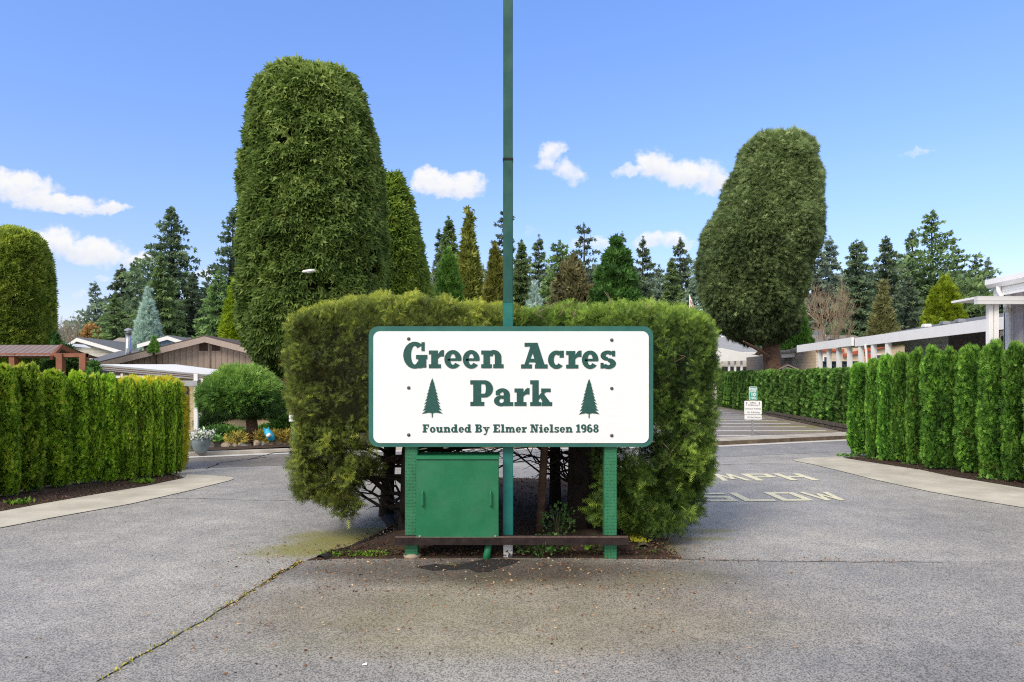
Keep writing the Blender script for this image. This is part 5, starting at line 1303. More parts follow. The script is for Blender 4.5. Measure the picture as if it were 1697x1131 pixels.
# pergola
Yp_ = 24
pg = thing('pergola', 'red brown timber pergola with corrugated metal roof behind the left hedge', 'pergola', (X_at(60, Yp_), Yp_, 0))
zl, zh = Z_at(590, Yp_), Z_at(572, Yp_ + 1)
mb = MB(); x0, x1 = X_at(-60, Yp_), X_at(84, Yp_)
mb.add([(x0, Yp_, zl), (x1, Yp_, zl), (X_at(101, Yp_ + 1), Yp_ + 1, zh), (x0, Yp_ + 1, zh), (x1 + .3, Yp_ + 2.4, zl), (x0, Yp_ + 2.4, zl)], [(0, 1, 2, 3), (3, 2, 4, 5)])
obj('roof', mb, MATS['corrugated'], pg)
xr1 = X_at(101, Yp_ + 1); mb = MB(); r3 = Vector((xr1, Yp_ + 1, zh + .02))
for q in (Vector((x1, Yp_, zl)), Vector((X_at(120, Yp_ + 1), Yp_ + 1.9, zl))):
    d = (q - r3); n_ = Vector((0, 0, .14)); mb.add([r3 + Vector((0, -.05, 0)), q + Vector((0, -.05, 0)), q - n_ + Vector((0, -.05, 0)), r3 - n_ + Vector((0, -.05, 0)), r3 + Vector((.05, .03, 0)), q + Vector((.05, .03, 0)), q - n_ + Vector((.05, .03, 0)), r3 - n_ + Vector((.05, .03, 0))], [(0, 1, 2, 3), (7, 6, 5, 4), (0, 4, 5, 1), (3, 2, 6, 7), (0, 3, 7, 4), (1, 5, 6, 2)])
obj('barge_board', mb, MATS['pergola_red'], pg)
mb = MB(); mb.box(x0, X_at(140, Yp_), Yp_ + .1, Yp_ + .22, Z_at(592, Yp_), Z_at(585.5, Yp_)); obj('beam', mb, MATS['pergola_red'], pg)
for a, b_ in ((91, 101), (129.5, 140), (13, 22), (-30, -20)):
    mb = MB(); mb.box(X_at(a, Yp_), X_at(b_, Yp_), Yp_ + .05, Yp_ + .27, 0, Z_at(586, Yp_)); obj('post', mb, MATS['pergola_red'], pg)
# carport in front of brown house, beige siding house wall
cp_ = thing('carport', 'white carport with striped fascia and slim posts before the brown gabled house', 'carport', (X_at(300, 26), 26, 0))
YA, YB = 24.5, 27.5
mb = MB()
pL, pR = P(166, 604, YA), P(345, 621, YB); hL, hR = .20, .24
mb.add([pL, pR, pR + Vector((0, 0, -.05)), pL + Vector((0, 0, -.05)), pL + Vector((.5, 4.5, .12)), pR + Vector((.5, 2.5, .10))], [(0, 3, 2, 1), (0, 1, 5, 4)])
obj('roof', mb, MATS['trim_white'], cp_)
mb = MB(); q = Vector((0, -.03, 0)); mb.add([pL + q + Vector((0, 0, -.02)), pR + q + Vector((0, 0, -.02)), pR + q + Vector((0, 0, -hR)), pL + q + Vector((0, 0, -hL)), pL + Vector((0, .05, -.02)), pR + Vector((0, .05, -.02)), pR + Vector((0, .05, -hR)), pL + Vector((0, .05, -hL))], [(0, 3, 2, 1), (3, 7, 6, 2), (4, 5, 6, 7)])
f = obj('fascia', mb, MATS['trim_white'], cp_)
plain('stripe_rust', (.36, .17, .10), .6, .1, 5, 0)
for dz in (.07, .14):
    mb = MB(); q = Vector((0, -.036, 0)); mb.add([pL + q + Vector((0, 0, -dz)), pR + q + Vector((0, 0, -dz)), pR + q + Vector((0, 0, -dz - .03)), pL + q + Vector((0, 0, -dz - .03))], [(0, 3, 2, 1)]); obj('stripe', mb, MATS['stripe_rust'], f)
for a, b_, Yq in ((321, 327.5, 25.6), (333, 336.5, 27.2), (184, 188, 25.2), (200, 204, 25.6), (262, 266, 26.5)):
    mb = MB(); mb.box(X_at(a, Yq), X_at(b_, Yq), Yq, Yq + .14, 0, pL.z + (pR.z - pL.z) * (Yq - YA) / (YB - YA) - .2); obj('post', mb, MATS['trim_white'], cp_)
mb = MB(); mb.box(X_at(300, 27), X_at(328, 25.6), 25.55, 25.7, Z_at(640, 25.6), Z_at(631, 25.6)); obj('beam', mb, MATS['metal_galv'], cp_)
# beige wing
bw_ = thing('house_wing', 'beige lap sided house front behind the juniper and the flower bed', 'house', (X_at(420, 29.5), 29.5, 0))
mb = MB(); mb.box(X_at(150, 29.5), X_at(560, 29.5), 29.5, 33.5, 0, Z_at(627, 29.5)); obj('wall', mb, MATS['siding_beige'], bw_)
mb = MB(); mb.box(X_at(150, 29.3), X_at(565, 29.3), 29.2, 33.8, Z_at(627, 29.5) + .003, Z_at(623, 29.5)); obj('roof', mb, MATS['trim_white'], bw_)
mb = MB(); mb.box(X_at(305, 29.4), X_at(310, 29.4), 29.4, 29.46, .1, Z_at(640, 29.4)); mb.box(X_at(329, 29.4), X_at(341, 29.4), 29.4, 29.47, .1, Z_at(716, 29.4)); obj('opening', mb, MATS['slate_blue'], bw_)
mb = MB(); mb.box(X_at(370, 29.4), X_at(478, 29.4), 29.40, 29.47, Z_at(694, 29.4), Z_at(690, 29.4)); obj('trim_board', mb, MATS['siding_beige'], bw_)
# garden bed, rocks, plants
bedp = [Vector((X_at(318, 21), 20.9, 0)), G(340, 752), G(490, 745), Vector((-2.5, 22.2, 0)), Vector((-3, 28, 0)), Vector((-13, 28, 0))]
structure('garden_bed', ss(bedp, .09), MATS['mulch'])
def rock(mat, x, y, s_, seed, label, z=.1):
    import bmesh
    bm = bmesh.new(); bmesh.ops.create_icosphere(bm, subdivisions=2, radius=1); rr = random.Random(seed)
    ds = [(Vector((rr.gauss(0, 1), rr.gauss(0, 1), rr.gauss(0, 1))).normalized(), rr.uniform(.55, .85)) for _ in range(9)]
    for v in bm.verts:
        for d_, h_ in ds:
            k = v.co.dot(d_)
            if k > h_: v.co -= d_ * (k - h_)
        v.co = Vector((v.co.x * s_[0], v.co.y * s_[1], v.co.z * s_[2]))
    me = bpy.data.meshes.new('rock'); bm.to_mesh(me); bm.free()
    o = link('edging_rock', me, MATS[mat]); o.location = (x, y, z + s_[2] * .55); o.rotation_euler = (0, 0, rr.uniform(0, 3)); tag(o, label, 'rock', 'rocks edging the flower bed')
RK = [(347, 'dark_stone', .30, 'low dark mossy rock next to the grey flower pot'), (370, 'stone_tan', .24, 'tan rounded rock, second from the pot in the bed edging'), (384, 'stone_tan', .20, 'pinkish small rock, third from the pot in the bed edging'),
      (397, 'stone_grey', .27, 'grey flat rock, fourth from the pot in the bed edging'), (408, 'dark_stone', .18, 'small dark rock just left of the juniper trunk'), (421, 'stone_tan', .25, 'pale tan rock just right of the juniper trunk'),
      (433, 'stone_grey', .26, 'pointed grey rock right of the juniper trunk'), (445, 'stone_tan', .20, 'whitish rock below the blue ornament'), (457, 'stone_tan', .22, 'tan rock right of the whitish one in the bed edging'), (468, 'stone_tan', .19, 'small tan rock near the right end of the edging'), (477, 'stone_grey', .18, 'grey rock last before the teal post')]
for i, (px, m_, s1, lb) in enumerate(RK):
    g = G(px, 747 - (px - 340) * .04); s1 *= .78; rock(m_, g.x, g.y + .22, (s1, s1 * .8, s1 * (.60 + .2 * ((i * 7) % 3) / 2)), 300 + i, lb, .02)
small_plant('leafy_bush', 'dark leafy bush left behind the juniper trunk', (X_at(366, 25.5), 25.5, .0), .46, .85, 1500, .16, MATS['f_plant'], 'cluster', 11, cat='bush')
small_plant('leafy_bush', 'dark leafy bush right behind the juniper trunk', (X_at(452, 26), 26, .0), .50, .8, 1500, .16, MATS['f_plant'], 'cluster', 12, cat='bush')
small_plant('leafy_bush', 'yellowish leafy bush beside the teal post', (X_at(474, 25), 25, .1), .95, .6, 900, .15, MATS['f_cyp_bright'], 'cluster', 13, cat='bush')
small_plant('dark_bush', 'small dark bush between the carport post and the fern', (X_at(350, 26.5), 26.5, .1), .9, .6, 800, .14, MATS['f_pyramid'], 'cluster', 14, cat='bush')
fern('sword_fern', 'large green fern left of the juniper trunk', (X_at(374, 22.6), 22.6, .12), 22, 1.0, MATS['f_plant'], 15)
fern('sword_fern', 'green fern in front of the dark bush by the pot', (X_at(352, 23.2), 23.2, .12), 16, .75, MATS['f_plant'], 16)
for i, (px, y, lb) in enumerate(((436, 22.3, 'low orange yellow perennial clump right of the juniper trunk'), (444, 22.5, 'low orange yellow perennial clump below the blue ornament'), (458, 22.4, 'low orange green perennial clump right of the blue ornament'), (392, 21.9, 'low yellowish perennial clump before the large fern'), (471, 22.6, 'low reddish perennial clump near the teal post'))):
    small_plant('perennial_clump', lb, (X_at(px, y), y, .12), .42, .34, 330, .12, MATS['f_perennial'], 'leaf', 30 + i, width=.3)
# pot with white flowers
g = G(330.5, 757); pot = thing('flower_pot', 'grey glazed pot filled with white flowers beside the carport post', 'flower pot', (g.x, g.y + .1, .1))
mb = MB(); mb.lathe([(.14, 0), (.20, .10), (.25, .24), (.255, .33), (.235, .40), (.25, .42), (.235, .43), (.20, .40), (.02, .38)], 0, 0, 24); obj('pot', mb, MATS['pot_grey'], pot, world=False, smooth=True)
r_ = np.random.default_rng(6); n = 420; q = r_.normal(size=(n, 3)) * np.array([[.13, .12, .07]]) + np.array([[0, 0, .50]]); q[:, 0] += np.where(r_.random(n) > .5, .10, -.11)
for sd in (-1, 1):
    qq = q[q[:, 0] * sd > 0]; leafobj('flower_cluster', [leaves(qq, r_.normal(size=qq.shape) + np.array([[0, -.3, .6]]), .07, 'leaf', np.ones(len(qq)), .8, r_)], MATS['petal_white'], pot)
q = r_.normal(size=(160, 3)) * np.array([[.15, .13, .06]]) + np.array([[0, 0, .45]])
leafobj('greens', [leaves(q, r_.normal(size=(160, 3)) + np.array([[0, -.3, .6]]), .09, 'leaf', r_.random(160), .5, r_)], MATS['f_plant'], pot)
# blue ornament: leaning glass fish-shaped sleeve
og = thing('garden_ornament', 'bright blue and white garden ornament leaning among the plants', 'ornament', (X_at(448, 22.0), 22.0, .1))
mb = MB(); mb.tube([P(452.5, 731, 22), P(449, 725, 22), P(445, 719, 22), P(441.5, 714, 22)], [.07, .12, .12, .09], 12); obj('body', mb, MATS['blue_orn'], og, smooth=True)
mb = MB(); mb.tube([P(447, 724, 21.86), P(444, 719.5, 21.86)], [.08, .07], 10); obj('patch', mb, MATS['petal_white'], og, smooth=True)
mb = MB(); a = P(441.5, 714, 22); mb.add([a + Vector((-.06, 0, -.04)), a + Vector((-.10, 0, .10)), a + Vector((0, .03, .05)), a + Vector((.07, 0, .12)), a + Vector((.08, 0, -.02))], [(0, 1, 2, 4), (2, 3, 4)]); obj('tail', mb, MATS['blue_orn'], og)
# teal post with white sign peeking from behind the hedge
sp_ = thing('street_sign', 'small white sign on a teal post half hidden by the yew hedge', 'sign', (X_at(487, 21.9), 21.9, 0))
mb = MB(); mb.box(X_at(484.5, 21.9), X_at(489, 21.9), 21.9, 21.98, 0, Z_at(672, 21.9)); obj('post', mb, MATS['sign_green'], sp_)
mb = MB(); mb.box(X_at(479, 21.85), X_at(494, 21.85), 21.84, 21.88, Z_at(699, 21.9), Z_at(682, 21.9), .01); obj('sign_board', mb, MATS['trim_white'], sp_)

# ------------------------------------------------------------------ HOUSES, RIGHT
# lavender house, long wall running away from the camera
XA = 11.7
lh = thing('house', 'lavender grey board house with white gutter at the right edge', 'house', (XA + 2, 16, 0))
YE = XA * F / (1669 - 848.5)
mb = MB(); mb.box(XA, XA + 8, 12.0, YE, 0, Z_at(466, YE) , 0); obj('wall', mb, MATS['siding_lavender'], lh)
mb = MB(); mb.box(XA - .05, XA - .002, YE - .12, YE + .03, 0, Z_at(470, YE)); mb.box(XA - .05, XA + .1, YE + .003, YE + .05, 0, Z_at(470, YE)); obj('corner_board', mb, MATS['trim_white'], lh)
ze = Z_at(462, 15.4); xe = X_at(1641, 16.3)
mb = MB(); mb.prism([(xe, ze + .02), (XA + 4, ze + .95), (XA + 4, ze + 1.07), (xe, ze + .12)], 'y', 11.6, 16.3); obj('roof', mb, MATS['roof_grey'], lh)
mb = MB(); mb.prism([(xe - .12, ze + .10), (xe - .12, ze - .02), (xe - .05, ze - .10), (xe + .04, ze - .10), (xe + .04, ze + .10)], 'y', 11.6, 16.32); obj('gutter', mb, MATS['trim_white'], lh)
mb = MB(); mb.box(xe + .045, XA - .002, 11.6, 16.25, ze - .22, ze - .12); obj('soffit', mb, MATS['trim_white'], lh)
mb = MB(); mb.box(xe + .06, xe + .09, 11.6, 16.28, ze - .3, ze + .02); obj('fascia', mb, MATS['trim_white'], lh)
mb = MB(); mb.tube([(xe - .02, 16.0, ze - .08), (xe - .02, 16.0, ze - .2), (XA - .12, 16.0, ze - .5), (XA - .10, 16.0, ze - .7)], .05, 8); obj('downspout', mb, MATS['trim_white'], lh, smooth=True)
cpr = thing('carport', 'white carport beam and twin post in front of the lavender house', 'carport', (X_at(1645, 15), 15, 0))
mb = MB(); mb.box(X_at(1620, 15), 14, 15, 15.12, Z_at(504, 15), Z_at(491, 15)); obj('beam', mb, MATS['gutter_lines'], cpr)
mb = MB(); mb.box(X_at(1620, 15), 14, 15.121, 15.9, Z_at(495, 15), Z_at(491.3, 15)); obj('roof', mb, MATS['trim_white'], cpr)
for a, b_ in ((1636, 1643), (1645, 1652.5)):
    mb = MB(); mb.box(X_at(a, 15.2), X_at(b_, 15.2), 15.15, 15.25, 0, Z_at(503, 15.1)); obj('post', mb, MATS['trim_white'], cpr)

# long row of eaves: local frame follows the direction of the far row
def RX(Y): return 16.0 + (Y - 28.9) * .045    # fascia line
ZE = 4.14
def row_box(mb, d0, d1, ya, yb, z0, z1):
    vs = [(RX(y) + d, y, z) for z in (z0, z1) for y in (ya, yb) for d in (d0, d1)]
    mb.add(vs, [(0, 2, 3, 1), (4, 5, 7, 6), (0, 1, 5, 4), (2, 6, 7, 3), (0, 4, 6, 2), (1, 3, 7, 5)])
hB = thing('house', 'grey sided house with long white fascia and dark shingle roof behind the right hedge', 'house', (RX(25) + 3, 25, 0))
mb = MB(); row_box(mb, 2.0, 9, 19, 31.5, 0, ZE - .06); obj('wall', mb, MATS['siding_grey'], hB)
mb = MB(); vs = [(RX(19) - .05, 19, ZE + .02), (RX(32) - .05, 32, ZE + .02), (RX(32) + 5, 32, ZE + .95), (RX(19) + 5, 19, ZE + .95), (RX(32) + 10, 32, ZE), (RX(19) + 10, 19, ZE)]
mb.add(vs, [(0, 3, 2, 1), (3, 5, 4, 2)]); mb.add([(RX(32), 32.0, ZE - .05), (RX(32) + 5, 32.0, ZE + .93), (RX(32) + 10, 32.0, ZE - .05)], [(0, 1, 2)]); obj('roof', mb, MATS['roof_grey'], hB)
mb = MB(); row_box(mb, -.12, -.02, 19, 31.9, ZE - .34, ZE + .06); obj('fascia', mb, MATS['trim_white'], hB)
mb = MB(); row_box(mb, -.02, 2.0, 19, 31.9, ZE - .09, ZE - .06); obj('soffit', mb, MATS['trim_white'], hB)
for (ya, yb, z0, z1, mt) in ((21.5, 24.2, 1, ZE - .12, 'siding_brown'), (24.9, 28.0, 1, ZE - .12, 'siding_brown')):
    mb = MB(); row_box(mb, 1.94, 1.99, ya, yb, z0, z1); obj('screen', mb, MATS['screen_dark'] if 'screen_dark' in MATS else plain('screen_dark', (.05, .045, .045), .7, .2, 3, 0), hB)
mb = MB(); row_box(mb, 1.9, 1.98, 24.3, 24.8, 1, ZE - .15); fr_ = obj('window', mb, MATS['trim_white'], hB); mb = MB(); row_box(mb, 1.88, 1.895, 24.4, 24.7, 2.8, ZE - .35); obj('pane', mb, MATS['glass_dark'], fr_)
plain('teal_siding', (.12, .22, .20), .6, .1, 3, 0)
mb = MB(); row_box(mb, 1.93, 1.985, 19.2, 21.4, 1, ZE - .12); obj('side_panel', mb, MATS['teal_siding'], hB)
for px, Yv, d in ((1510, 29, 1.6), (1562, 27.5, 1.5), (1602, 26.5, 1.5), (1634, 25.0, 1.8)):
    zz = ZE + .02 + d * .19; mb = MB(); xv = RX(Yv) + d; mb.box(xv - .15, xv + .15, Yv - .15, Yv + .15, zz - .02, zz + .14, .03); obj('roof_vent', mb, MATS['metal_galv'] if px != 1510 else MATS['trim_white'], hB)
mb = MB(); mb.tube([(RX(30.8) - .16, 30.8, ZE - .3), (RX(30.8) - .1, 30.8, ZE - .6), (RX(30.8), 30.8, 1)], .05, 8); obj('downspout', mb, MATS['trim_white'], hB)
# hanging basket
# columned carport
hC = thing('carport', 'long white carport with seven slim columns behind the parking lot hedge', 'carport', (RX(36), 36, 0))
mb = MB(); row_box(mb, -.10, 4.2, 32.03, 38.8, ZE - .04, ZE + .06); obj('roof', mb, MATS['roof_tan'], hC)
mb = MB(); row_box(mb, -.22, -.105, 32.0, 38.9, ZE - .30, ZE + .10); obj('fascia', mb, MATS['trim_white'], hC)
for px in (1359, 1374, 1390, 1408, 1427, 1448, 1472):
    Yc = 30
    for _ in range(20): Yc = (RX(Yc)) * F / (px - 848.5)
    Yc = max(Yc, 28.9); mb = MB(); mb.box(RX(Yc) - .09, RX(Yc) + .09, Yc - .09, Yc + .09, 0, ZE - .3); obj('column', mb, MATS['trim_white'], hC)
# peach house facing the camera
hP = thing('house', 'peach sided house with red trim and red door seen between the carport columns', 'house', (X_at(1440, 46), 46, 0))
mb = MB(); mb.box(X_at(1352, 46), X_at(1500, 46), 46, 54, 0, Z_at(574, 46)); obj('wall', mb, MATS['siding_peach'], hP)
mb = MB(); mb.prism([(X_at(1396, 46), Z_at(587, 46)), (X_at(1500, 46), Z_at(562, 46)), (X_at(1500, 46), Z_at(568, 46)), (X_at(1396, 46), Z_at(592, 46))], 'y', 45.8, 45.95); obj('rake_trim', mb, MATS['red_trim'], hP)
mb = MB(); mb.box(X_at(1352, 46), X_at(1397, 46), 45.85, 45.97, Z_at(583, 46), Z_at(579, 46)); obj('eave_trim', mb, MATS['red_trim'], hP)
mb = MB(); mb.box(X_at(1433, 46), X_at(1444.5, 46), 45.9, 45.98, 1.5, Z_at(587, 46)); obj('door', mb, MATS['red_door'], hP)
for a, b_, c, d in ((1451, 1465, 589, 600), (1365, 1372, 592, 601)):
    mb = MB(); mb.box(X_at(a, 46) - .08, X_at(b_, 46) + .08, 45.93, 45.99, Z_at(d, 46) - .08, Z_at(c, 46) + .08); f = obj('window', mb, MATS['trim_white'], hP); mb = MB(); mb.box(X_at(a, 46), X_at(b_, 46), 45.90, 45.926, Z_at(d, 46), Z_at(c, 46)); obj('pane', mb, MATS['glass_dark'], f)
# dark made-up panels standing in for a parked vehicle
dk = thing('standin_panels', 'dark slate blue panels standing in for a parked vehicle behind the carport columns', 'stand-in', (X_at(1390, 40), 40, 0))
for a, b_ in ((1364, 1386), (1396, 1424)):
    mb = MB(); mb.box(X_at(a, 40), X_at(b_, 40), 40, 40.06, Z_at(618, 40), Z_at(601, 40)); p_ = obj('panel', mb, MATS['slate_blue'], dk)
    mb = MB(); mb.box(X_at(a + 4, 40), X_at(b_ - 4, 40), 39.96, 39.995, Z_at(616, 40), Z_at(606, 40)); obj('inset', mb, MATS['glass_dark'], p_)
    mb = MB(); mb.box(X_at(a, 40), X_at(b_, 40), 39.9, 40.1, Z_at(601, 40) + .002, Z_at(599, 40)); obj('top_bar', mb, MATS['slate_blue'], dk)
# tan house
hT = thing('house', 'tan sided house with white fascia right of the spruce trunk', 'house', (X_at(1325, 50), 50, 0))
mb = MB(); mb.box(X_at(1299, 50), X_at(1360, 50), 50, 58, 0, Z_at(586, 50)); obj('wall', mb, MATS['siding_tan'], hT)
mb = MB(); mb.prism([(X_at(1290, 50), Z_at(588, 50)), (X_at(1362, 50), Z_at(582, 50)), (X_at(1362, 50), Z_at(590, 50)), (X_at(1290, 50), Z_at(594, 50))], 'y', 49.4, 49.6); obj('fascia', mb, MATS['trim_white'], hT)
mb = MB(); mb.add([(X_at(1290, 50), 49.4, Z_at(585, 50)), (X_at(1362, 50), 49.4, Z_at(578, 50)), (X_at(1372, 54), 54, Z_at(565, 54)), (X_at(1330, 54), 54, Z_at(572, 54))], [(0, 1, 2, 3)]); 
mb.prism([(X_at(1289, 50), Z_at(584.5, 50)), (X_at(1362, 50), Z_at(578, 50)), (X_at(1362, 50), Z_at(581.5, 50)), (X_at(1289, 50), Z_at(587.5, 50))], 'y', 49.3, 49.39)
obj('roof', mb, MATS['roof_tan'], hT)
mb = MB(); mb.box(X_at(1322, 50), X_at(1331, 50), 49.9, 49.98, .5, Z_at(592, 50)); d_ = obj('door', mb, MATS['fascia_brown'], hT)
mb = MB(); mb.box(X_at(1325.5, 50), X_at(1328.5, 50), 49.86, 49.895, 1.2, Z_at(594, 50)); obj('pane', mb, MATS['trim_white'], d_)
mb = MB(); mb.box(X_at(1344, 50), X_at(1351, 50), 49.9, 49.97, 1.0, Z_at(592, 50)); obj('window', mb, MATS['glass_dark'], hT)
gable_front('garden_shed', 'small pale shed with brown edged gable behind the hedge right of the trunk', 1276, 1336, 1305, 605, 618, 47, 'siding_cream', 'roof_brown', 'fascia_taupe', 1.5, fascia=.05, overhang=.1, cat='shed')
# white house left of the spruce trunk
hW = thing('house', 'white house and carport with slim columns left of the spruce trunk', 'house', (X_at(1230, 66), 66, 0))
mb = MB(); mb.box(X_at(1180, 66), X_at(1262, 66), 66, 74, 0, Z_at(597, 66)); obj('wall', mb, MATS['siding_cream'], hW)
mb = MB(); mb.prism([(X_at(1176, 64), Z_at(579, 64)), (X_at(1196, 64), Z_at(577, 64)), (X_at(1258, 64), Z_at(590, 64)), (X_at(1296, 64), Z_at(590, 64)), (X_at(1296, 64), Z_at(596, 64)), (X_at(1176, 64), Z_at(600, 64))], 'y', 64, 64.2); obj('fascia', mb, MATS['trim_white'], hW)
for px in (1208, 1218, 1228.5, 1239, 1250, 1254):
    mb = MB(); mb.box(X_at(px - 1.4, 64.5), X_at(px + 1.4, 64.5), 64.4, 64.6, 0, Z_at(596, 64.5)); obj('column', mb, MATS['trim_white'], hW)
for a, b_ in ((1196, 1206), (1210, 1217), (1220, 1227), (1231, 1237)):
    mb = MB(); mb.box(X_at(a, 66), X_at(b_, 66), 65.9, 65.98, .5, Z_at(608, 66)); obj('window', mb, MATS['glass_dark'], hW)
shed_roof('house', 'house with pale grey roof behind the white carport left of the spruce trunk', X_at(1160, 74), X_at(1262, 74), 74, 80, Z_at(584, 74), Z_at(559, 80), 'roof_grey_pale' if 'roof_grey_pale' in MATS else (plain('roof_grey_pale', (.30, .31, .33), .85, .15, 6, .3) and 'roof_grey_pale'), 'siding_cream')
hR_ = shed_roof('house', 'house with dark grey roof and white roof vent beyond the tan house', X_at(1352, 70), X_at(1396, 70), 70, 75, Z_at(572, 70), Z_at(548, 75), 'roof_grey', 'siding_cream')
mb = MB(); mb.box(X_at(1367, 73), X_at(1373, 73), 73, 73.4, Z_at(559, 73), Z_at(554, 73), .08); obj('roof_vent', mb, MATS['trim_white'], hR_)
hS = shed_roof('house', 'house with tan shingle roof between the dark roof and the columned carport', X_at(1330, 58), X_at(1475, 58), 58, 64, Z_at(580, 58), Z_at(556, 64), 'roof_tan', 'siding_tan')
mb = MB(); mb.box(X_at(1376, 57), X_at(1398, 57), 57, 57.4, Z_at(568, 57), Z_at(562, 57)); obj('skylight', mb, MATS['roof_grey'], hS)

# ------------------------------------------------------------------ STREET THINGS
# lot sign
g = G(1247, 725); Yg = g.y
ls = thing('directional_sign', 'white directional boards below a green speed limit plate on a galvanised post', 'sign', (g.x, Yg, .1))
mb = MB(); mb.box(g.x - .03, g.x + .03, Yg, Yg + .04, .0, Z_at(644, Yg)); obj('post', mb, MATS['metal_galv'], ls)
def LX(px): return X_at(px, Yg)
def LZ(py): return Z_at(py, Yg)
mb = MB(); mb.prism(rrect(LX(1240.8), LX(1254.2), LZ(663.8), LZ(641), .05), 'y', Yg - .035, Yg - .02); pw_ = obj('plate', mb, MATS['trim_white'], ls)
mb = MB(); mb.prism(rrect(LX(1241.4), LX(1253.6), LZ(663.2), LZ(641.6), .045), 'y', Yg - .038, Yg - .036); gp = obj('plate_face', mb, MATS['sign_green'], pw_)
mb = MB(); mb.prism(rrect(LX(1233), LX(1261.7), LZ(687.2), LZ(664.6), .03), 'y', Yg - .035, Yg - .02); b1 = obj('board', mb, MATS['trim_white'], ls)
mb = MB(); mb.prism(rrect(LX(1233.3), LX(1261.7), LZ(695.6), LZ(688.2), .03), 'y', Yg - .035, Yg - .02); b2 = obj('board', mb, MATS['trim_white'], ls)
def text(word, cx, cz, h, Yf, mat, parent, wmax=None, bold=0.0):
    cu = bpy.data.curves.new('text', 'FONT'); cu.body = word; cu.align_x = 'CENTER'; cu.align_y = 'CENTER'; cu.size = h; cu.offset = bold; cu.extrude = .001
    ob = bpy.data.objects.new('tmp', cu); col.objects.link(ob); bpy.context.view_layer.update()
    me = bpy.data.meshes.new_from_object(ob.evaluated_get(bpy.context.evaluated_depsgraph_get())); bpy.data.objects.remove(ob)
    w = max((v.co.x for v in me.vertices), default=1) - min((v.co.x for v in me.vertices), default=0); k = min(1, wmax / w) if wmax else 1
    off = Vector((0, 0, 0)); p = parent
    while p: off += p.location; p = p.parent
    for v in me.vertices: v.co = Vector((cx + v.co.x * k, Yf - v.co.z, cz + v.co.y)) - off
    o = link('lettering', me, MATS[mat], parent); return o
text('SPEED', LX(1247.5), LZ(645), .10, Yg - .040, 'trim_white', gp, .27, .004)
text('LIMIT', LX(1247.5), LZ(649), .10, Yg - .040, 'trim_white', gp, .24, .004)
text('10', LX(1247.5), LZ(654.5), .19, Yg - .040, 'trim_white', gp, .24, .006)
text('MPH', LX(1247.5), LZ(660.5), .10, Yg - .040, 'trim_white', gp, .24, .004)
text('Office', LX(1247.5), LZ(668), .10, Yg - .037, 'ink', b1, .4)
text('Clubhouse', LX(1247.5), LZ(671.7), .10, Yg - .037, 'ink', b1, .40)
text('Directory Available', LX(1247.5), LZ(677.7), .085, Yg - .037, 'ink', b1, .60)
text('No Soliciting', LX(1247.5), LZ(683.7), .095, Yg - .037, 'ink', b1, .5)
text('RV Site Section', LX(1249), LZ(692), .09, Yg - .037, 'ink', b2, .5)
for ax_ in (1236.8, 1257.8):
    mb = MB(); x_, z_ = LX(ax_), LZ(668.5); mb.prism([(x_ - .035, z_), (x_ + .035, z_), (x_, z_ + .05)], 'y', Yg - .038, Yg - .0355); mb.prism([(x_ - .008, z_ - .09), (x_ + .008, z_ - .09), (x_ + .008, z_ - .001), (x_ - .008, z_ - .001)], 'y', Yg - .038, Yg - .0355); obj('arrow', mb, MATS['ink'], b1)
# flagpole with furled flag
fp = thing('flagpole', 'white flagpole with furled red and white flag beyond the yew hedge', 'flagpole', (X_at(1144, 70), 70, 0))
mb = MB(); mb.tube([(X_at(1143, 70), 70, 0), (X_at(1143, 70), 70, Z_at(489, 70))], [.10, .06], 10); obj('pole', mb, MATS['trim_white'], fp)
plain('flag_red', (.45, .10, .10), .8, .2, 4, 0)
mb = MB(); vs = []; n = 10
for i in range(n + 1):
    t_ = i / n; z = Z_at(492 + 27 * t_, 70); w_ = .12 + .40 * math.sin(t_ * PI * .55)
    vs += [(X_at(1143.3, 70), 69.93, z), (X_at(1143.3, 70) + w_ * .5, 69.75 + .12 * math.sin(i * 2), z - .1), (X_at(1143.3, 70) + w_, 69.95 + .05 * math.sin(i), z - .2)]
mb.add(vs, [(i * 3 + k, i * 3 + k + 1, i * 3 + k + 4, i * 3 + k + 3) for i in range(n) for k in (0, 1)])
m, t, out = nt('flag_stripes'); tc = N(t, 'ShaderNodeTexCoord'); s_ = N(t, 'ShaderNodeSeparateXYZ'); L(t, tc.outputs['Object'], s_.inputs[0])
fr = math_(t, 'LESS_THAN', math_(t, 'FRACT', math_(t, 'MULTIPLY', math_(t, 'ADD', s_.outputs[0], math_(t, 'MULTIPLY', s_.outputs[2], .35)), 5)), .4)
b = N(t, 'ShaderNodeBsdfPrincipled'); L(t, mixc(t, fr, (.75, .72, .72), (.5, .14, .14)), b.inputs['Base Color']); L(t, b.outputs[0], out.inputs[0]); MATS['flag_stripes'] = m
obj('flag', mb, MATS['flag_stripes'], fp)
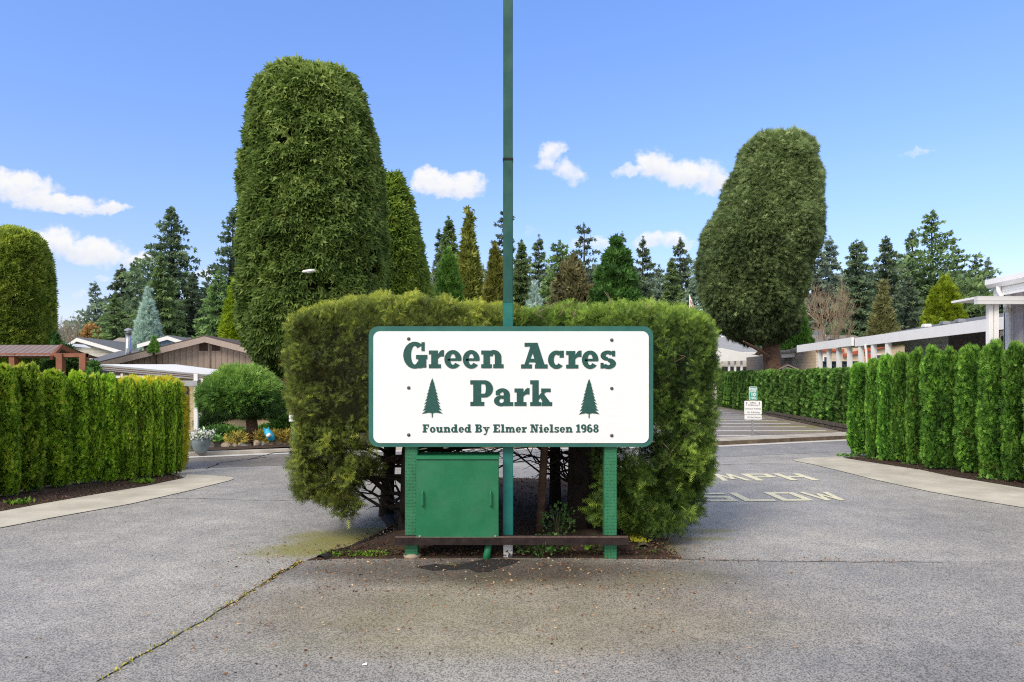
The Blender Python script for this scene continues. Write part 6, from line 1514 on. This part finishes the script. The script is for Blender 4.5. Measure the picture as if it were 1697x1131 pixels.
# street lamp whose pole is grown into the tallest clipped tree
Yl = 25.3
sl = thing('street_lamp', 'grey street lamp head sticking out of the tallest clipped tree', 'street lamp', (X_at(489, 26.4), 26.4, 0))
mb = MB(); mb.tube([(X_at(487, 26.6), 26.6, 0), (X_at(487, 26.6), 26.6, Z_at(480, 26.6))], [.08, .05], 10); obj('pole', mb, MATS['sign_green'], sl)
mb = MB(); mb.tube([P(487, 478, 26.6), P(491, 465, 26), P(497, 455, 25.4), P(503, 451.5, 25.1)], [.05, .045, .04, .035], 8); obj('arm', mb, MATS['sign_green'], sl)
mb = MB(); c0 = P(502, 451, 25.0); c1 = P(521, 448.5, 24.7)
mb.tube([c0, c0.lerp(c1, .15), c0.lerp(c1, .6), c1], [.05, .09, .10, .06], 12); mb.v = [(v[0], v[1], c0.z + (v[2] - c0.z) * .62) for v in mb.v]
obj('lamp_head', mb, MATS['trim_white'], sl, smooth=True)
mb = MB(); c2 = c0.lerp(c1, .55); mb.lathe([(.03, -.07), (.07, -.05), (.08, -.02)], c2.x, c2.y, 12, c2.z - .01); obj('lens', mb, MATS['trim_white'], sl)
# litter scrap on the asphalt
g = G(604, 1104); mb = MB(); mb.add([(g.x - .018, g.y - .012, .010), (g.x + .02, g.y - .006, .012), (g.x + .012, g.y + .018, .02), (g.x - .012, g.y + .012, .013)], [(0, 1, 2, 3)]); tag(obj('paper_scrap', mb, MATS['trim_white']), 'tiny white paper scrap lying on the foreground asphalt', 'litter')

# ------------------------------------------------------------------ CAMERA, SUN, SKY
cam = bpy.data.cameras.new('camera'); co = bpy.data.objects.new('camera', cam); col.objects.link(co)
co.location = (0, 0, CH); co.rotation_euler = (PI / 2, 0, 0)
cam.lens = 24; cam.sensor_width = 36; cam.clip_end = 3000; cam.clip_start = .05
cam.shift_y = (HZ - 565.5) / 1697
scene.camera = co
EL, AZ = math.radians(42), math.radians(218)   # sun behind the camera's left shoulder
sd = Vector((math.sin(AZ) * math.cos(EL), math.cos(AZ) * math.cos(EL), math.sin(EL)))
sun = bpy.data.lights.new('sun', 'SUN'); so = bpy.data.objects.new('sun', sun); col.objects.link(so)
so.rotation_euler = (-sd).to_track_quat('-Z', 'Y').to_euler(); sun.energy = 3.3; sun.angle = math.radians(28); sun.color = (1, .92, .80)
w = bpy.data.worlds.new('World'); scene.world = w; w.use_nodes = True; t = w.node_tree; t.nodes.clear()
out = N(t, 'ShaderNodeOutputWorld'); sky = N(t, 'ShaderNodeTexSky', sky_type='NISHITA'); sky.sun_disc = False
sky.sun_elevation = EL; sky.sun_rotation = AZ; sky.air_density = 1.0; sky.dust_density = 0.0; sky.ozone_density = 2.0
bg = N(t, 'ShaderNodeBackground'); bg.inputs[1].default_value = .15
hs = N(t, 'ShaderNodeHueSaturation'); L(t, sky.outputs[0], hs.inputs['Color']); hs.inputs['Saturation'].default_value = 1.15; hs.inputs['Value'].default_value = 2.0
tc0 = N(t, 'ShaderNodeTexCoord'); sp0 = N(t, 'ShaderNodeSeparateXYZ'); L(t, tc0.outputs['Generated'], sp0.inputs[0])
gr0 = ramp(t, sp0.outputs[2], [(0.0, (.58, .44, .48)), (.08, (.62, .50, .56)), (.25, (.78, .68, .78)), (.5, (.92, .83, .98))])
L(t, mixc(t, 1.0, hs.outputs[0], gr0.outputs[0], 'MULTIPLY'), bg.inputs[0])
tc = N(t, 'ShaderNodeTexCoord'); sp = N(t, 'ShaderNodeSeparateXYZ'); L(t, tc.outputs['Generated'], sp.inputs[0])
yy = math_(t, 'MAXIMUM', sp.outputs[1], .05); u = math_(t, 'DIVIDE', sp.outputs[0], yy); v = math_(t, 'DIVIDE', sp.outputs[2], yy)
cb = N(t, 'ShaderNodeCombineXYZ'); L(t, u, cb.inputs[0]); L(t, v, cb.inputs[1])
n1 = noise(t, cb.outputs[0], 17, 8, .62); n1.inputs['Lacunarity'].default_value = 2.2
n2 = noise(t, cb.outputs[0], 34, 8, .62)
sc_ = N(t, 'ShaderNodeSeparateColor'); L(t, n1.outputs['Color'], sc_.inputs[0])
uu = math_(t, 'ADD', u, math_(t, 'MULTIPLY', math_(t, 'SUBTRACT', sc_.outputs[0], .5), .07)); vv = math_(t, 'ADD', v, math_(t, 'MULTIPLY', math_(t, 'SUBTRACT', sc_.outputs[1], .5), .055))
CL = [(30, 312, 62, 26, 1, 0), (95, 335, 70, 17, 1, 0), (160, 345, 48, 10, .9, 0), (95, 405, 50, 26, 1, 0), (160, 418, 62, 22, 1, 0), (228, 432, 34, 12, .8, 0), (55, 400, 30, 20, .8, 0), (340, 450, 24, 11, .8, 0), (164, 459, 16, 6, .6, 0), (135, 493, 24, 9, .4, 0),
      (722, 302, 42, 20, 1, 0), (768, 304, 40, 20, 1, 0), (740, 315, 66, 10, .7, 0), (918, 262, 22, 26, .85, 0), (945, 290, 24, 18, .75, 0), (905, 280, 24, 9, .5, 0), (1040, 282, 26, 12, .8, 0), (1085, 272, 36, 24, 1, 0), (1140, 288, 62, 24, 1, 0), (1180, 300, 40, 26, .9, 0),
      (1095, 400, 52, 14, .75, 0), (980, 400, 46, 13, .6, 0), (1135, 402, 30, 10, .5, 0), (1520, 256, 30, 7, .5, 0), (1392, 430, 42, 12, .45, 0), (870, 388, 20, 8, .3, 0), (1610, 392, 30, 6, .25, 0)]
tot = None; low = None
for (px, py, a, b2_, k, _) in CL:
    u0 = (px - 848.5) / F; v0 = (HZ - py) / F
    dx = math_(t, 'DIVIDE', math_(t, 'SUBTRACT', uu, u0), a / F * 1.15); dy = math_(t, 'DIVIDE', math_(t, 'SUBTRACT', vv, v0), b2_ / F * 1.15)
    r2 = math_(t, 'ADD', math_(t, 'MULTIPLY', dx, dx), math_(t, 'MULTIPLY', dy, dy))
    mval = math_(t, 'MULTIPLY', math_(t, 'SUBTRACT', 1.25, r2, True), k)
    tot = mval if tot is None else math_(t, 'MAXIMUM', tot, mval)
    sh_ = math_(t, 'MULTIPLY', math_(t, 'MULTIPLY', mval, dy), 1)
    low = sh_ if low is None else math_(t, 'ADD', low, sh_)
edge = math_(t, 'MINIMUM', math_(t, 'SUBTRACT', tot, math_(t, 'MULTIPLY', math_(t, 'SUBTRACT', n2.outputs[0], .38), 1.6)), math_(t, 'MULTIPLY', tot, 4))
mr = N(t, 'ShaderNodeMapRange'); mr.interpolation_type = 'SMOOTHSTEP'; mr.inputs['From Min'].default_value = .02; mr.inputs['From Max'].default_value = .85; mr.inputs['To Max'].default_value = .95; L(t, edge, mr.inputs[0])
front = math_(t, 'GREATER_THAN', sp.outputs[1], .06)
# unseen broken cloud deck added overhead and behind the viewer for neutral fill
deckn = noise(t, tc.outputs['Generated'], 2.6, 6, .6)
up_ = N(t, 'ShaderNodeMapRange'); up_.interpolation_type = 'SMOOTHSTEP'; up_.inputs['From Min'].default_value = .60; up_.inputs['From Max'].default_value = .85; L(t, sp.outputs[2], up_.inputs[0])
bk = N(t, 'ShaderNodeMapRange'); bk.interpolation_type = 'SMOOTHSTEP'; bk.inputs['From Min'].default_value = .15; bk.inputs['From Max'].default_value = -.25; L(t, sp.outputs[1], bk.inputs[0])
dk_ = N(t, 'ShaderNodeMapRange'); dk_.interpolation_type = 'SMOOTHSTEP'; dk_.inputs['From Min'].default_value = .36; dk_.inputs['From Max'].default_value = .52; L(t, deckn.outputs[0], dk_.inputs[0])
deck = math_(t, 'MULTIPLY', math_(t, 'MAXIMUM', up_.outputs[0], bk.outputs[0]), dk_.outputs[0])
cm = math_(t, 'MAXIMUM', math_(t, 'MULTIPLY', mr.outputs[0], front), deck)
shade = N(t, 'ShaderNodeMapRange'); shade.inputs['From Min'].default_value = -.5; shade.inputs['From Max'].default_value = .25; L(t, low, shade.inputs[0])
cc = mixc(t, shade.outputs[0], (.85, .87, .93), (1.0, .985, .965))
bg2 = N(t, 'ShaderNodeBackground'); bg2.inputs[1].default_value = 1.0; L(t, cc, bg2.inputs[0])
mx = N(t, 'ShaderNodeMixShader'); L(t, cm, mx.inputs[0]); L(t, bg.outputs[0], mx.inputs[1]); L(t, bg2.outputs[0], mx.inputs[2]); L(t, mx.outputs[0], out.inputs[0])
scene.view_settings.view_transform = 'Standard'; scene.view_settings.look = 'None'; scene.view_settings.exposure = 0
scene.render.engine = 'CYCLES'
scene.cycles.use_denoising = False; scene.render.filter_size = 1.2; scene.cycles.filter_width = 1.15
scene.cycles.max_bounces = 6; scene.cycles.diffuse_bounces = 4; scene.cycles.transmission_bounces = 2
scene.render.resolution_x = 1024; scene.render.resolution_y = 682
